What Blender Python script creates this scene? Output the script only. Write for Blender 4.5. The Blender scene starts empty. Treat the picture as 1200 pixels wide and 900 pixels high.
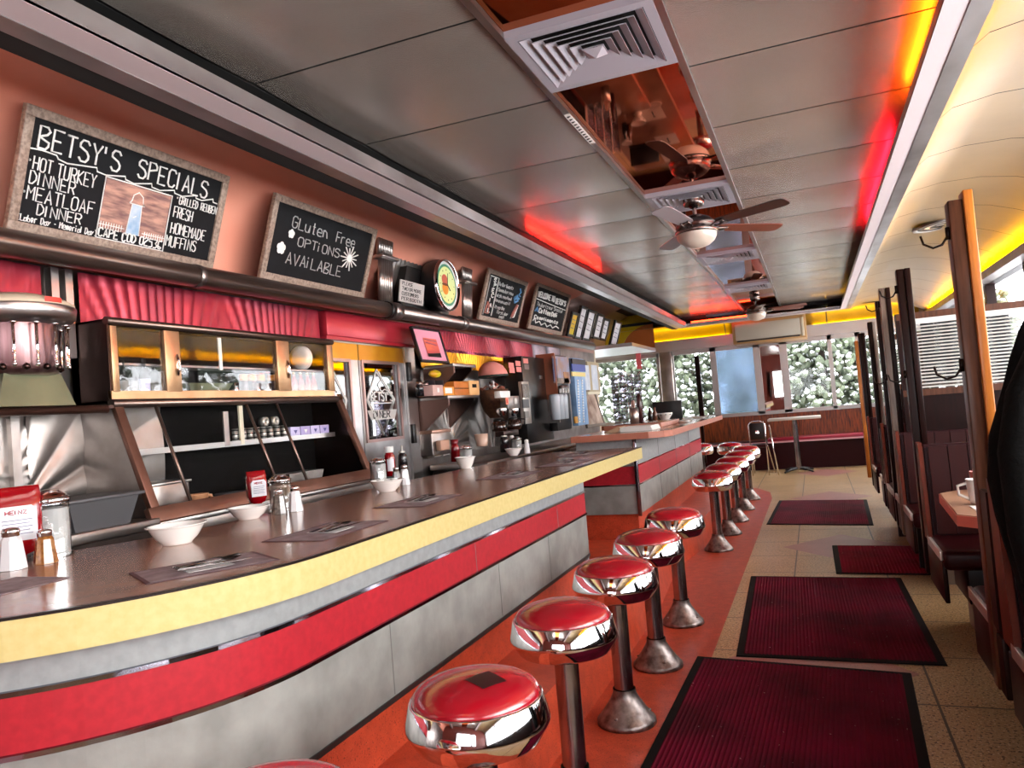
import bpy, bmesh, math, random
from mathutils import Vector, Matrix
random.seed(7)
PI = math.pi
C = bpy.context.scene.collection
# ---------------------------------------------------------------- camera
FPX, YAW, PIT, ROL, H = 890.83, 0.375614, 0.039083, -0.082191, 1.45
FW = Vector((-math.sin(YAW)*math.cos(PIT), math.cos(YAW)*math.cos(PIT), math.sin(PIT)))
R0 = Vector((math.cos(YAW), math.sin(YAW), 0)); U0 = R0.cross(FW)
RT = R0*math.cos(ROL)+U0*math.sin(ROL); UP = -R0*math.sin(ROL)+U0*math.cos(ROL)
CAM = Vector((0, 0, H))
def at(px, py, x=None, y=None, z=None):
    """point of the place seen at a photo pixel, on the plane x=, y= or z="""
    d = FW+RT*((px-600)/FPX)-UP*((py-450)/FPX)
    if x is not None: t = (x-CAM.x)/d.x
    elif y is not None: t = (y-CAM.y)/d.y
    else: t = (z-CAM.z)/d.z
    return CAM+d*t
cam = bpy.data.cameras.new('camera'); co = bpy.data.objects.new('camera', cam); C.objects.link(co)
M = Matrix((RT, UP, -FW)).transposed().to_4x4(); M.translation = CAM; co.matrix_world = M
cam.sensor_width = 36; cam.lens = FPX/1200*36; cam.clip_start = 0.05
bpy.context.scene.camera = co
# ---------------------------------------------------------------- materials
def lin(h):
    if not isinstance(h, str): return tuple(h)+(1,)
    h = h.lstrip('#'); r = []
    for i in (0, 2, 4):
        c = int(h[i:i+2], 16)/255
        r.append(c/12.92 if c <= .04045 else ((c+.055)/1.055)**2.4)
    return tuple(r)+(1,)
MATS = {}
def mat(name, col, rough=.5, metal=0., spec=.5, var=None, bump=None, coat=0., emit=None, es=0., alpha=None, trans=0., speck=None, stretch=(1, 1, 1), sheen=0.):
    """principled material; var=(colour, noise scale, amount), speck=(colour, scale, threshold), bump=(scale, strength)"""
    if name in MATS: return MATS[name]
    m = bpy.data.materials.new(name); m.use_nodes = True; nt = m.node_tree; N = nt.nodes; L = nt.links
    b = N['Principled BSDF']; b.inputs['Base Color'].default_value = lin(col); b.inputs['Roughness'].default_value = rough
    b.inputs['Metallic'].default_value = metal; b.inputs['Specular IOR Level'].default_value = spec
    b.inputs['Coat Weight'].default_value = coat; b.inputs['Coat Roughness'].default_value = .08
    if sheen: b.inputs['Sheen Weight'].default_value = sheen
    if trans: b.inputs['Transmission Weight'].default_value = trans
    if emit: b.inputs['Emission Color'].default_value = lin(emit); b.inputs['Emission Strength'].default_value = es
    tc = N.new('ShaderNodeTexCoord'); mp = N.new('ShaderNodeMapping'); mp.inputs['Scale'].default_value = stretch
    L.new(tc.outputs['Object'], mp.inputs['Vector']); last = None
    def noise(scale, det=4):
        n = N.new('ShaderNodeTexNoise'); n.inputs['Scale'].default_value = scale; n.inputs['Detail'].default_value = det
        L.new(mp.outputs[0], n.inputs['Vector']); return n
    def mix(fac, a, bcol):
        x = N.new('ShaderNodeMix'); x.data_type = 'RGBA'; L.new(fac, x.inputs[0])
        if isinstance(a, tuple): x.inputs[6].default_value = a
        else: L.new(a, x.inputs[6])
        x.inputs[7].default_value = bcol; return x.outputs[2]
    cur = lin(col)
    if var:
        n = noise(var[1]); r = N.new('ShaderNodeMapRange'); r.inputs[1].default_value = .35; r.inputs[2].default_value = .65
        r.inputs[4].default_value = var[2]; L.new(n.outputs[0], r.inputs[0]); cur = mix(r.outputs[0], cur, lin(var[0]))
    for sp in (speck or []):
        n = noise(sp[1], 2); r = N.new('ShaderNodeMapRange'); r.inputs[1].default_value = sp[2]; r.inputs[2].default_value = sp[2]+.05
        L.new(n.outputs[0], r.inputs[0]); cur = mix(r.outputs[0], cur, lin(sp[0]))
    if not isinstance(cur, tuple): L.new(cur, b.inputs['Base Color'])
    if bump:
        n = noise(bump[0]); bp = N.new('ShaderNodeBump'); bp.inputs['Strength'].default_value = bump[1]; bp.inputs['Distance'].default_value = .01
        L.new(n.outputs[0], bp.inputs['Height']); L.new(bp.outputs[0], b.inputs['Normal'])
    MATS[name] = m; return m
def glassmat(name, tint='ffffff', gl=.12, rough=.02, hi=.9):
    """thin window glass: mostly clear with a mirror reflection that grows at grazing angles"""
    if name in MATS: return MATS[name]
    m = bpy.data.materials.new(name); m.use_nodes = True; nt = m.node_tree; N = nt.nodes; L = nt.links
    N.remove(N['Principled BSDF']); o = N['Material Output']
    t = N.new('ShaderNodeBsdfTransparent'); t.inputs[0].default_value = lin(tint)
    g = N.new('ShaderNodeBsdfGlossy'); g.inputs['Roughness'].default_value = rough
    w = N.new('ShaderNodeLayerWeight'); w.inputs[0].default_value = .35
    r = N.new('ShaderNodeMapRange'); r.inputs[3].default_value = gl; r.inputs[4].default_value = hi; L.new(w.outputs['Fresnel'], r.inputs[0])
    x = N.new('ShaderNodeMixShader'); L.new(r.outputs[0], x.inputs[0]); L.new(t.outputs[0], x.inputs[1]); L.new(g.outputs[0], x.inputs[2])
    L.new(x.outputs[0], o.inputs[0]); MATS[name] = m; return m
steel = mat('brushed_steel', 'b9b6b4', .3, 1., bump=(60, .04), stretch=(1, .05, 1))
steelw = mat('worn_steel', 'a8a09c', .36, 1., var=('6b625e', 5, .5), bump=(30, .05))
steeld = mat('dark_bronze_steel', '4a3a36', .3, 1., var=('2a2020', 4, .5))
bronze = mat('bronze_pipe', '86746b', .28, .9, var=('4c3d38', 6, .5), stretch=(1, .1, 1))
chrome = mat('chrome', 'e6e4e6', .06, 1.)
chromed = mat('column_chrome', 'a29a9c', .22, 1., var=('5a5052', 6, .5))
rustbase = mat('tarnished_base', '9a8f8b', .38, .9, var=('40302a', 22, .8))
ceilm = mat('ceiling_steel', 'c2bab2', .24, .7, var=('a8a098', 1.5, .5), bump=(160, .05))
curvem = mat('curved_ceiling_steel', '8a7450', .32, .4, spec=.3, var=('75603e', 2, .5), bump=(100, .03))
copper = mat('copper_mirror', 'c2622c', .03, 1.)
mirrorstrip = mat('mirror_strip', 'c9c6c8', .28, .8, var=('7c7574', 2.0, .8), stretch=(1, .6, 1))
palestrip = mat('pale_lavender_paint', 'd2c3c6', .45)
blackm = mat('black_plastic', '0d0c0d', .4)
blackgap = mat('shadow_black', '0a0908', .8)
pink = mat('salmon_painted_wall', 'f0a28a', .42, var=('e4907a', 1.2, .7))
laminate = mat('brown_laminate', 'a8806e', .16, spec=.7, var=('94685a', 3, .8), bump=(200, .01))
yellowband = mat('cream_yellow_laminate', 'c2b078', .5, spec=.3, var=('b5a062', 40, .6))
tanband = mat('orange_brown_laminate', 'b5705a', .35, var=('a0604c', 12, .6))
greylam = mat('grey_laminate', '8e9090', .42, var=('7c7e7e', 30, .7))
redlam = mat('red_laminate', 'a8222c', .4, spec=.3, var=('921c26', 40, .7))
terra = mat('red_terrazzo', 'c44a2e', .35, spec=.35, var=('a83a22', 14, .8), speck=[('6b2015', 160, .62), ('d97a5a', 200, .66)])
vinyl = mat('red_vinyl', 'a80a1e', .22, spec=.6, coat=.5, var=('8c0818', 3, .6), bump=(25, .03))
maroon = mat('maroon_vinyl', '2c050a', .4, spec=.15)
darkwood = mat('dark_red_wood', '200906', .36, spec=.15, var=('150705', 8, .8), stretch=(6, 6, .5))
midwood = mat('brown_wood', '5a321e', .35, spec=.3, var=('3a1d0d', 10, .8), stretch=(6, 6, .5))
orangewood = mat('orange_wood', 'cf7a2c', .35, var=('a85a1a', 10, .8), stretch=(6, 6, .4))
palewood = mat('weathered_frame_wood', 'a58f80', .6, var=('6d594c', 14, .8), stretch=(4, 4, 4))
slate = mat('chalkboard_slate', '0b0b0d', .7, spec=.2, var=('18181c', 6, .6))
chalk = mat('white_chalk', 'e8e6e2', .9)
chalkg = mat('grey_chalk', 'b4b2b0', .9)
chalkb = mat('blue_chalk', '5f93c4', .9)
chalkr = mat('red_chalk', 'b4766a', .9)
white = mat('white_ceramic', 'ece6e0', .15, coat=.4)
cream = mat('cream_plastic', 'd6cdb4', .4)
whitep = mat('white_plastic', 'e6e4e0', .4)
paper = mat('white_paper', 'e4e0da', .7)
ketch = mat('ketchup_red', '8c0610', .15, spec=.6, coat=.5)
salt = mat('salt_white', 'eceae6', .5)
pepper = mat('brown_pepper', '7a4a26', .5, var=('4a2a14', 60, .8))
glass = glassmat('clear_glass')
winglass = glassmat('window_glass', gl=.0, hi=.3)
jarglass = glassmat('jar_glass', gl=.25)
mirror = mat('mirror', 'd8d4d2', .02, 1.)
# ---------------------------------------------------------------- mesh builder
class B:
    def __init__(s): s.bm = bmesh.new(); s.mi = 0
    def _f(s, vs, smooth=False):
        try: f = s.bm.faces.new(vs); f.material_index = s.mi; f.smooth = smooth; return f
        except ValueError: return None
    def quad(s, *p):
        return s._f([s.bm.verts.new(q) for q in p])
    def hexa(s, p, smooth=False):
        """p: 4 bottom points then 4 top points"""
        v = [s.bm.verts.new(q) for q in p]
        for a in ((3, 2, 1, 0), (4, 5, 6, 7), (0, 1, 5, 4), (1, 2, 6, 5), (2, 3, 7, 6), (3, 0, 4, 7)): s._f([v[i] for i in a], smooth)
        return s
    def box(s, a, b, bev=0.):
        x0, y0, z0 = [min(a[i], b[i]) for i in range(3)]; x1, y1, z1 = [max(a[i], b[i]) for i in range(3)]
        if bev <= 0: return s.hexa([(x0, y0, z0), (x1, y0, z0), (x1, y1, z0), (x0, y1, z0), (x0, y0, z1), (x1, y0, z1), (x1, y1, z1), (x0, y1, z1)])
        bev = min(bev, (x1-x0)/2.01, (y1-y0)/2.01, (z1-z0)/2.01)
        t = bmesh.new(); bmesh.ops.create_cube(t, size=1)
        for v in t.verts: v.co = Vector(((x0+x1)/2+v.co.x*(x1-x0), (y0+y1)/2+v.co.y*(y1-y0), (z0+z1)/2+v.co.z*(z1-z0)))
        bmesh.ops.bevel(t, geom=t.edges[:], offset=bev, segments=2, affect='EDGES', profile=.5)
        s._add(t, True); return s
    def _add(s, t, smooth=False, mx=None):
        if mx: bmesh.ops.transform(t, matrix=mx, verts=t.verts[:])
        mp = {v: s.bm.verts.new(v.co) for v in t.verts}
        for f in t.faces: s._f([mp[v] for v in f.verts], smooth)
        t.free()
    def obox(s, c, sx, sy, sz, ux=(1, 0, 0), uy=(0, 1, 0), bev=0.):
        """box centred c with half axes along ux, uy and their cross"""
        ux = Vector(ux).normalized(); uy = (Vector(uy)-ux*Vector(uy).dot(ux)).normalized(); uz = ux.cross(uy)
        t = B(); t.box((-sx/2, -sy/2, -sz/2), (sx/2, sy/2, sz/2), bev)
        m = Matrix((ux, uy, uz)).transposed().to_4x4(); m.translation = Vector(c); s._add(t.bm, bev > 0, m); return s
    def tube(s, pts, r, n=8, cap=True, smooth=True):
        pts = [Vector(p) for p in pts]; rings = []; prev = None
        for i, p in enumerate(pts):
            d = (pts[min(i+1, len(pts)-1)]-pts[max(i-1, 0)])
            if d.length < 1e-9: d = Vector((0, 0, 1))
            d.normalize(); ref = prev if prev else (Vector((0, 0, 1)) if abs(d.z) < .9 else Vector((1, 0, 0)))
            a = (ref-d*ref.dot(d)); a = a.normalized() if a.length > 1e-6 else d.orthogonal().normalized(); prev = a; b = d.cross(a)
            rr = r[i] if isinstance(r, (list, tuple)) else r
            rings.append([s.bm.verts.new(p+a*math.cos(2*PI*k/n)*rr+b*math.sin(2*PI*k/n)*rr) for k in range(n)])
        for i in range(len(rings)-1):
            for k in range(n): s._f([rings[i][k], rings[i][(k+1) % n], rings[i+1][(k+1) % n], rings[i+1][k]], smooth)
        if cap: s._f(rings[0][::-1]); s._f(rings[-1])
        return s
    def lathe(s, prof, c=(0, 0, 0), n=28, axis='z', smooth=True, sx=1., sy=1., closed=False):
        """prof: (radius, height) pairs about a vertical axis at c"""
        c = Vector(c); rings = []
        for r, h in prof:
            ring = []
            if r < 1e-6:
                p = Vector((0, 0, h)); ring = [p]
            else: ring = [Vector((r*sx*math.cos(2*PI*k/n), r*sy*math.sin(2*PI*k/n), h)) for k in range(n)]
            if axis == 'x': ring = [Vector((p.z, p.x, p.y)) for p in ring]
            if axis == 'y': ring = [Vector((p.x, p.z, p.y)) for p in ring]
            rings.append([s.bm.verts.new(c+p) for p in ring])
        for a, b in zip(rings, rings[1:]):
            for k in range(n):
                k2 = (k+1) % n
                if len(a) == 1 and len(b) == 1: continue
                if len(a) == 1: s._f([a[0], b[k2], b[k]], smooth)
                elif len(b) == 1: s._f([a[k], a[k2], b[0]], smooth)
                else: s._f([a[k], a[k2], b[k2], b[k]], smooth)
        return s
    def prism(s, poly, axis, a, b):
        """poly of 2-D points in the two other axes, extruded along axis from a to b"""
        i = 'xyz'.index(axis); o = [k for k in range(3) if k != i]
        def P(q, t):
            v = [0, 0, 0]; v[i] = t; v[o[0]], v[o[1]] = q; return v
        A = [s.bm.verts.new(P(q, a)) for q in poly]; Bv = [s.bm.verts.new(P(q, b)) for q in poly]; n = len(poly)
        s._f(A[::-1]); s._f(Bv)
        for k in range(n): s._f([A[k], A[(k+1) % n], Bv[(k+1) % n], Bv[k]])
        return s
    def sweep(s, path, prof, closed=False):
        """open profile (out, z) swept along a horizontal path of (point, outward normal)"""
        rows = [[s.bm.verts.new(Vector((p[0]+n[0]*o, p[1]+n[1]*o, z))) for o, z in prof] for p, n in path]
        for a, b in zip(rows, rows[1:]):
            for k in range(len(prof)-(0 if closed else 1)):
                k2 = (k+1) % len(prof); s._f([a[k], a[k2], b[k2], b[k]])
        if closed: s._f(rows[0]); s._f(rows[-1][::-1])
        return s
    def ball(s, c, r, sub=2, sc=(1, 1, 1), smooth=True):
        t = bmesh.new(); bmesh.ops.create_icosphere(t, subdivisions=sub, radius=r)
        for v in t.verts: v.co = Vector((v.co.x*sc[0], v.co.y*sc[1], v.co.z*sc[2]))+Vector(c)
        s._add(t, smooth); return s
    def grid(s, f, nu, nv, smooth=True):
        V = [[s.bm.verts.new(f(i/nu, j/nv)) for j in range(nv+1)] for i in range(nu+1)]
        for i in range(nu):
            for j in range(nv): s._f([V[i][j], V[i+1][j], V[i+1][j+1], V[i][j+1]], smooth)
        return s
    def build(s, name, mats, parent=None, kind=None, label=None):
        if not isinstance(mats, (list, tuple)): mats = [mats]
        bmesh.ops.recalc_face_normals(s.bm, faces=s.bm.faces[:])
        me = bpy.data.meshes.new(name); s.bm.to_mesh(me); s.bm.free()
        for m in mats: me.materials.append(m)
        o = bpy.data.objects.new(name, me); C.objects.link(o)
        if parent:
            off = Vector(parent.location)
            if parent.parent: off += Vector(parent.parent.location)
            if off.length > 0: me.transform(Matrix.Translation(-off))
            o.parent = parent
        if kind: o['kind'] = kind
        if label: o['label'] = label
        return o
def tag(o, label, cat, group=None, kind=None):
    o['label'] = label; o['category'] = cat
    if group: o['group'] = group
    if kind: o['kind'] = kind
    return o
def recentre(o, p):
    """moves a top-level mesh's origin to p without moving its shape"""
    o.data.transform(Matrix.Translation(-Vector(p))); o.location = Vector(p); return o
def thing(name, label, cat, loc=(0, 0, 0), group=None):
    o = bpy.data.objects.new(name, None); C.objects.link(o); o.location = Vector(loc); o.empty_display_size = .05
    return tag(o, label, cat, group)
def solo(name, b, m, label, cat, group=None, base=None):
    """a thing that is one mesh; its origin goes to base (default: under its middle)"""
    o = b.build(name, m); tag(o, label, cat, group)
    if base is None:
        vs = [v.co for v in o.data.vertices]
        base = ((min(v.x for v in vs)+max(v.x for v in vs))/2, (min(v.y for v in vs)+max(v.y for v in vs))/2, min(v.z for v in vs))
    return recentre(o, base)
def dup(root, loc, rz=0., label=None, group=None, scale=None):
    def cp(o, par):
        c = o.copy(); C.objects.link(c)
        if par: c.parent = par
        for ch in list(o.children): cp(ch, c)
        return c
    r = cp(root, None); r.location = Vector(loc); r.rotation_euler = (0, 0, rz)
    if scale: r.scale = (scale,)*3
    if label: r['label'] = label
    if group: r['group'] = group
    return r
# ---------------------------------------------------------------- chalk lettering (single strokes on a 4 x 6 grid)
G = {'A': '002640|1232', 'B': '000636453403|034241300 0'.replace(' ', ''), 'C': '45361605011030 41'.replace(' ', ''), 'D': '00062644422000', 'E': '40000646|0333', 'F': '000646|0333', 'G': '45361605011030414323',
     'H': '0006|4046|0343', 'I': '2026', 'J': '464130100 1'.replace(' ', ''), 'K': '0006|460340', 'L': '060040', 'M': '0006234640', 'N': '00064046', 'O': '100105163645413010', 'P': '000636454 40303'.replace(' ', '')[:16],
     'Q': '100105163645413010|2240', 'R': '00063645443303|2340', 'S': '4536160504334241301001', 'T': '0646|2620', 'U': '060110304146', 'V': '062046', 'W': '0610243046', 'X': '0046|0640', 'Y': '062346|2320', 'Z': '06460040',
     'a': '430313010 0304144'.replace(' ', ''), 'b': '0600304133 03'.replace(' ', ''), 'd': '4640100112334 3'.replace(' ', ''), 'e': '0242433414030110 40'.replace(' ', ''), 'g': '', 'i': '2024|2526', 'l': '2620', 'm': '0004|0314242024344340'[:4]+'|03142420|24344340', 'n': '0004|03143340', 'o': '1003142433 2010'.replace(' ', ''),
     'r': '0004|031434', 't': '262030|1434', 'u': '0401103043|4440', 'y': '0422|440 0'.replace(' ', ''), 'c': '4314040110 40'.replace(' ', ''), 's': '4414034 3300 0'.replace(' ', '')[:12], 'h': '0006|03143340', 'k': '0006|4402|1340', 'p': '0004|04343202', 'w': '0410233044', 'f': '3626 20|1434'.replace(' ', ''), 'x': '0440|0044', 'v': '042044',
     '0': '100105163645413010', '1': '152620', '2': '0516364502000040'[:10]+'0040', '3': '0646234241300001'[:14], '4': '3036024 2'.replace(' ', ''), '5': '46060434413000', '6': '46160501103041324 2'.replace(' ', '')[:14]+'0203', '7': '064610', '8': '2304163644231 1303143 23'.replace(' ', '')[:10]+'231001|234130', '9': '404636160504 1343'.replace(' ', ''),
     '.': '2021', '-': '1333', "'": '2624', '(': '36130130'[:4]+'1420'[0:0]+'1130', ')': '163431 10'.replace(' ', ''), '?': '051636452322|2021', '!': '2622|2021', ',': '2110', '&': '4004163633000 1'.replace(' ', ''), '/': '0046', '*': '2224', ':': '2122|2425', '+': '2125|0343'}
def strokes(b, text, o, ux, uy, h, r, gap=1.35, jit=.0, wfac=.62, n=5):
    """writes text from o along ux; letter height h, stroke radius r"""
    ux = Vector(ux).normalized(); uy = Vector(uy).normalized(); o = Vector(o); x = 0.
    for ch in text:
        if ch == ' ': x += h*.45; continue
        g = G.get(ch) or G.get(ch.upper()) or ''
        small = ch.islower() and not G.get(ch)
        k = .75 if small else 1.; w = h*wfac*k
        if ch in "Iil'.:!,": ox = -w*.5
        else: ox = 0
        jx = random.uniform(-jit, jit)*h
        for pl in g.split('|'):
            q = [(int(pl[i])/4, int(pl[i+1])/6) for i in range(0, len(pl)-1, 2)]
            if len(q) > 1: b.tube([o+ux*(x+ox+u*w)+uy*(v*h*k+jx) for u, v in q], r, n, smooth=False)
        x += (w*.45 if ch in "Iil'.:!," else w)+h*.24*(gap-.35)
    return x
def twidth(text, h, gap=1.35, wfac=.62):
    x = 0.
    for ch in text:
        if ch == ' ': x += h*.45; continue
        k = .75 if (ch.islower() and not G.get(ch)) else 1.; w = h*wfac*k
        x += (w*.45 if ch in "Iil'.:!," else w)+h*.24*(gap-.35)
    return x
def fit(b, text, o, ux, uy, h, r, width, jit=0., n=5):
    """text squeezed or stretched to a given width"""
    w0 = twidth(text, h); wf = .62*width/w0
    # gap scales as well
    return strokes(b, text, o, ux, uy, h, r, gap=.35+1.0*width/w0, jit=jit, wfac=wf, n=n)
# ================================================================ ROOM SHELL
def struct(name, b, m):
    o = b.build(name, m); o['kind'] = 'structure'; return o
Y0, Y1 = -2.2, 15.6            # ends of the dining car
XR, XL = 1.98, -3.42           # window wall, service wall
# ---- floor: tan terrazzo tiles with pink diamonds and a red strip along the stools
def floormat():
    m = mat('tan_terrazzo', 'c8a478', .3, spec=.35, var=('a87f48', 1.1, .7), speck=[('5a3c1e', 75, .57), ('e6cfa8', 95, .6)])
    nt = m.node_tree; N = nt.nodes; L = nt.links; b = N['Principled BSDF']; src = b.inputs['Base Color'].links[0].from_socket
    t = N.new('ShaderNodeTexBrick'); t.offset = 0; t.inputs['Scale'].default_value = 1.; t.inputs['Mortar Size'].default_value = .006
    t.inputs['Brick Width'].default_value = .66; t.inputs['Row Height'].default_value = .66
    mp = N.new('ShaderNodeMapping'); mp.inputs['Location'].default_value = (.27, .1, 0); tc = N.new('ShaderNodeTexCoord')
    L.new(tc.outputs['Object'], mp.inputs[0]); L.new(mp.outputs[0], t.inputs[0])
    x = N.new('ShaderNodeMix'); x.data_type = 'RGBA'; L.new(t.outputs['Fac'], x.inputs[0]); L.new(src, x.inputs[6]); x.inputs[7].default_value = lin('4e3e30')
    L.new(x.outputs[2], b.inputs['Base Color']); return m
tanfloor = floormat()
pinkt = mat('pink_terrazzo', 'b3756a', .3, var=('9c5f55', 2, .7), speck=[('6b3a34', 150, .6)])
b = B(); b.box((-4.6, Y0, -.1), (XR+.1, Y1+.1, 0))
b.mi = 1
for cy, cx in ((4.25, -.16), (7.55, .12), (10.95, .08), (14.2, .08)):
    v = [(cx-.52, cy, .0012), (cx, cy-.62, .0012), (cx+.52, cy, .0012), (cx, cy+.62, .0012)]; b.quad(*v)
b.mi = 2
pth = [(-3.4, -2), (-.665, -2), (-.66, 11.0), (-.72, 11.7), (-.95, 12.3), (-1.4, 12.6), (-1.9, 12.7), (-3.4, 12.7)]
vs = [b.bm.verts.new((x, y, .0016)) for x, y in pth]; b._f(vs)
struct('floor', b, [tanfloor, pinkt, terra])
# footrest step that the counters stand on
b = B(); edge = [(-1.13, Y0+.05), (-1.13, 4.6), (-1.14, 5.4), (-1.2, 6.2), (-1.2, 6.9), (-1.14, 7.4), (-1.1, 7.9), (-1.1, 11.2), (-1.16, 11.6), (-1.5, 11.8)]
bot = [(x, y, 0) for x, y in edge]; top = [(x-.04, y, .25) for x, y in edge]; bk = [(-2.3, y, .25) for x, y in edge]
for i in range(len(edge)-1):
    b.quad(bot[i], bot[i+1], top[i+1], top[i]); b.quad(top[i], top[i+1], bk[i+1], bk[i])
b.quad((-1.5, 11.8, 0), (-2.3, 11.8, 0), (-2.3, 11.8, .25), (-1.54, 11.8, .25))
o = struct('trim_1', b, terra)
# ---- ceiling: brushed steel panels, dropped cove lip with hidden neon, copper mirror strip
b = B(); CZ = 3.0; xs = [(-2.17, -1.06), (-.42, .62)]
seam = [1.10-.9*4+.9*k for k in range(0, 21)]
seam = [y for y in [2.705-.9*6+.9*k for k in range(24)] if Y0-.5 < y < 15.3]
ys = [Y0]+[y for y in seam if Y0+.1 < y < 14.7]+[14.75]
for xa, xb in xs:
    for ya, yb in zip(ys, ys[1:]):
        g = .006; n = 6
        def f(u, v): return Vector((xa+(xb-xa)*u, ya+g+(yb-ya-2*g)*v, CZ-.006*math.sin(PI*v)))
        b.grid(f, 2, n)
b.mi = 1; b.box((-4.4, Y0, 3.16), (XR+.05, Y1, 3.22))
for y in ys:
    for xa, xb in xs: b.box((xa, y-.012, CZ+.004), (xb, y+.012, CZ+.03))
struct('ceiling', b, [ceilm, blackgap])
# copper mirror strip down the middle
b = B()
b.box((-1.05, Y0, CZ+.012), (-.43, 14.7, CZ+.03))
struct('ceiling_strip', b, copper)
b = B()
for x in (-1.06, -.42): b.box((x-.016, Y0, CZ-.018), (x+.016, 14.75, CZ+.01))
struct('trim_2', b, steel)
# cove lip round the ceiling: section given as (x, z) for each long side, mitred at the far end
LZ = 2.80; FY = 14.35
def ring(xl_o, xl_i, xr_i, xr_o, yo, yi, z0, z1, name, m, zt=None):
    b = B()
    for pts in ([(xl_o, Y0), (xl_i, Y0), (xl_i, yi), (xl_o, yo)], [(xr_i, Y0), (xr_o, Y0), (xr_o, yo), (xr_i, yi)], [(xl_o, yo), (xl_i, yi), (xr_i, yi), (xr_o, yo)]):
        b.hexa([(x, y, z0) for x, y in pts]+[(x, y, z1) for x, y in pts])
    return struct(name, b, m)
ring(-2.203, -2.083, .561, .652, FY+.12, FY, LZ, LZ+.012, 'trim_3', palestrip)
ring(-2.29, -2.203, .652, .735, FY+.2, FY+.12, LZ-.004, LZ+.014, 'trim_4', mirrorstrip)
b = B()
b.box((-2.083, Y0, LZ+.001), (-2.091, FY, LZ+.085)); b.box((.561, Y0, LZ+.001), (.569, FY, LZ+.05)); b.box((-2.083, FY, LZ+.001), (.561, FY+.01, LZ+.05))
struct('trim_5', b, mirrorstrip)
b = B(); b.box((-2.38, Y0, LZ-.002), (-2.29, FY+.3, LZ+.02)); b.box((-2.40, Y0, LZ), (-2.37, FY+.3, 3.16)); b.box((-2.3, Y0, 3.0), (-2.19, FY, 3.15))  # black strip beside the lip paints in the shadow gap
struct('shadow_gap_strip', b, blackgap)
# hidden neon tubes of the cove
def neon(name, a, c, col, st, label):
    b = B(); b.tube([a, c], .014, 8)
    m = mat('neon_'+col, col, .4, emit=col, es=st)
    o = solo(name, b, m, label, 'neon light', base=a); return o
NZ = LZ+.078
neon('neon_tube', (.635, 2.4, NZ), (.635, 4.72, NZ), 'ff5a08', 40, 'orange neon tube hidden behind the right ceiling lip, near end')
neon('neon_tube', (.635, 5.6, NZ), (.635, 8.2, NZ), 'ff1020', 34, 'red neon tube hidden behind the right ceiling lip, beyond the orange one')
neon('neon_tube', (-2.18, 6.2, NZ+.03), (-2.18, 8.6, NZ+.03), 'ff1c10', 30, 'red neon tube hidden behind the left ceiling lip')
neon('neon_tube', (-2.0, 14.41, NZ), (-.9, 14.41, NZ), 'ff2a10', 18, 'red neon tube hidden behind the far ceiling lip')
# ---- service wall: steel below, salmon painted curve above the pipe ledge
prof = [(-3.42, 2.36), (-3.41, 2.55), (-3.36, 2.72), (-3.26, 2.88), (-3.1, 3.0), (-2.88, 3.07), (-2.6, 3.09), (-2.37, 3.09)]
YE = 12.6
b = B()
for (x0, z0), (x1, z1) in zip(prof, prof[1:]):
    v = b.grid(lambda u, w: Vector((x0+(x1-x0)*u, Y0+(YE-2.2-Y0)*w, z0+(z1-z0)*u)), 1, 12)
b.mi = 1
for (x0, z0), (x1, z1) in zip(prof, prof[1:]):
    b.grid(lambda u, w: Vector((x0+(x1-x0)*u, YE-2.2+2.2*w, z0+(z1-z0)*u)), 1, 4)
b.mi = 2; b.box((-3.6, Y0, 0), (-3.43, YE, 3.2))
bmesh.ops.remove_doubles(b.bm, verts=b.bm.verts[:], dist=.0005)
struct('wall_left', b, [pink, mat('rosy_steel_wall', 'b98f84', .3, .7, bump=(60, .03)), steelw])
b = B(); b.box((-4.6, YE, 0), (-3.43, YE+.1, 3.2)); b.box((-4.7, YE, 0), (-4.6, Y1, 3.2)); struct('wall_side', b, mat('cream_wall', 'c9b9a0', .6))
# ---- pleated panels behind the service counter
def pleats(b, y0, y1, z0, z1, x, mods, amp=.012, nfl=9, res=150):
    L = (y1-y0)/mods
    def f(u, v):
        y = y0+(y1-y0)*u; z = z0+(z1-z0)*v; k = ((y-y0) % L)/L
        h = z1-z0
        # flutes lean outwards from the middle of every module
        dy = (k-.5)*L; s = dy/(L*.5); lean = s*(1-v)*.0+s
        q = dy/(1+.55*abs(s)*(v))
        a = math.sin(q/(L/(2*nfl))*PI)
        edge = min(1., min(k, 1-k)*18)
        return Vector((x+amp*(abs(a)-.5)*edge, y, z))
    b.grid(f, res*mods, 8)
redrefl = mat('pleated_steel_red_reflection', 'a82c3c', .34, .45, var=('701c30', 1.6, .9))  # plain pleated steel, its red reflection painted into the colour
yellowrefl = mat('pleated_steel_yellow_reflection', 'e0a41e', .3, .7, var=('b87c10', 3, .6))  # yellow reflection of the opposite ceiling painted into the steel
purplerefl = mat('pleated_steel_plum_reflection', '7a2c48', .3, .7)  # plum step of the same painted reflection, between red and yellow
b = B(); pleats(b, .3, 2.55, 1.95, 2.34, -3.38, 2, .014); pleats(b, 2.75, 4.75, 1.95, 2.34, -3.38, 2, .014)
b.mi = 1; b.box((-3.40, 2.585, 1.9), (-3.355, 2.625, 2.34)); b.box((-3.40, 2.66, 1.9), (-3.355, 2.70, 2.34))
struct('wall_panel', b, [redrefl, steel])
b = B(); b.box((-3.41, 4.78, 2.15), (-3.33, 6.15, 2.34), .006); b.box((-3.40, 4.78, 2.125), (-3.34, 6.15, 2.15))
struct('wall_panel', b, [mat('panel_red_reflection', 'b42c3a', .3, .3, var=('98202e', 3, .7))])  # reflected red put into the panel's own colour
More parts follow.
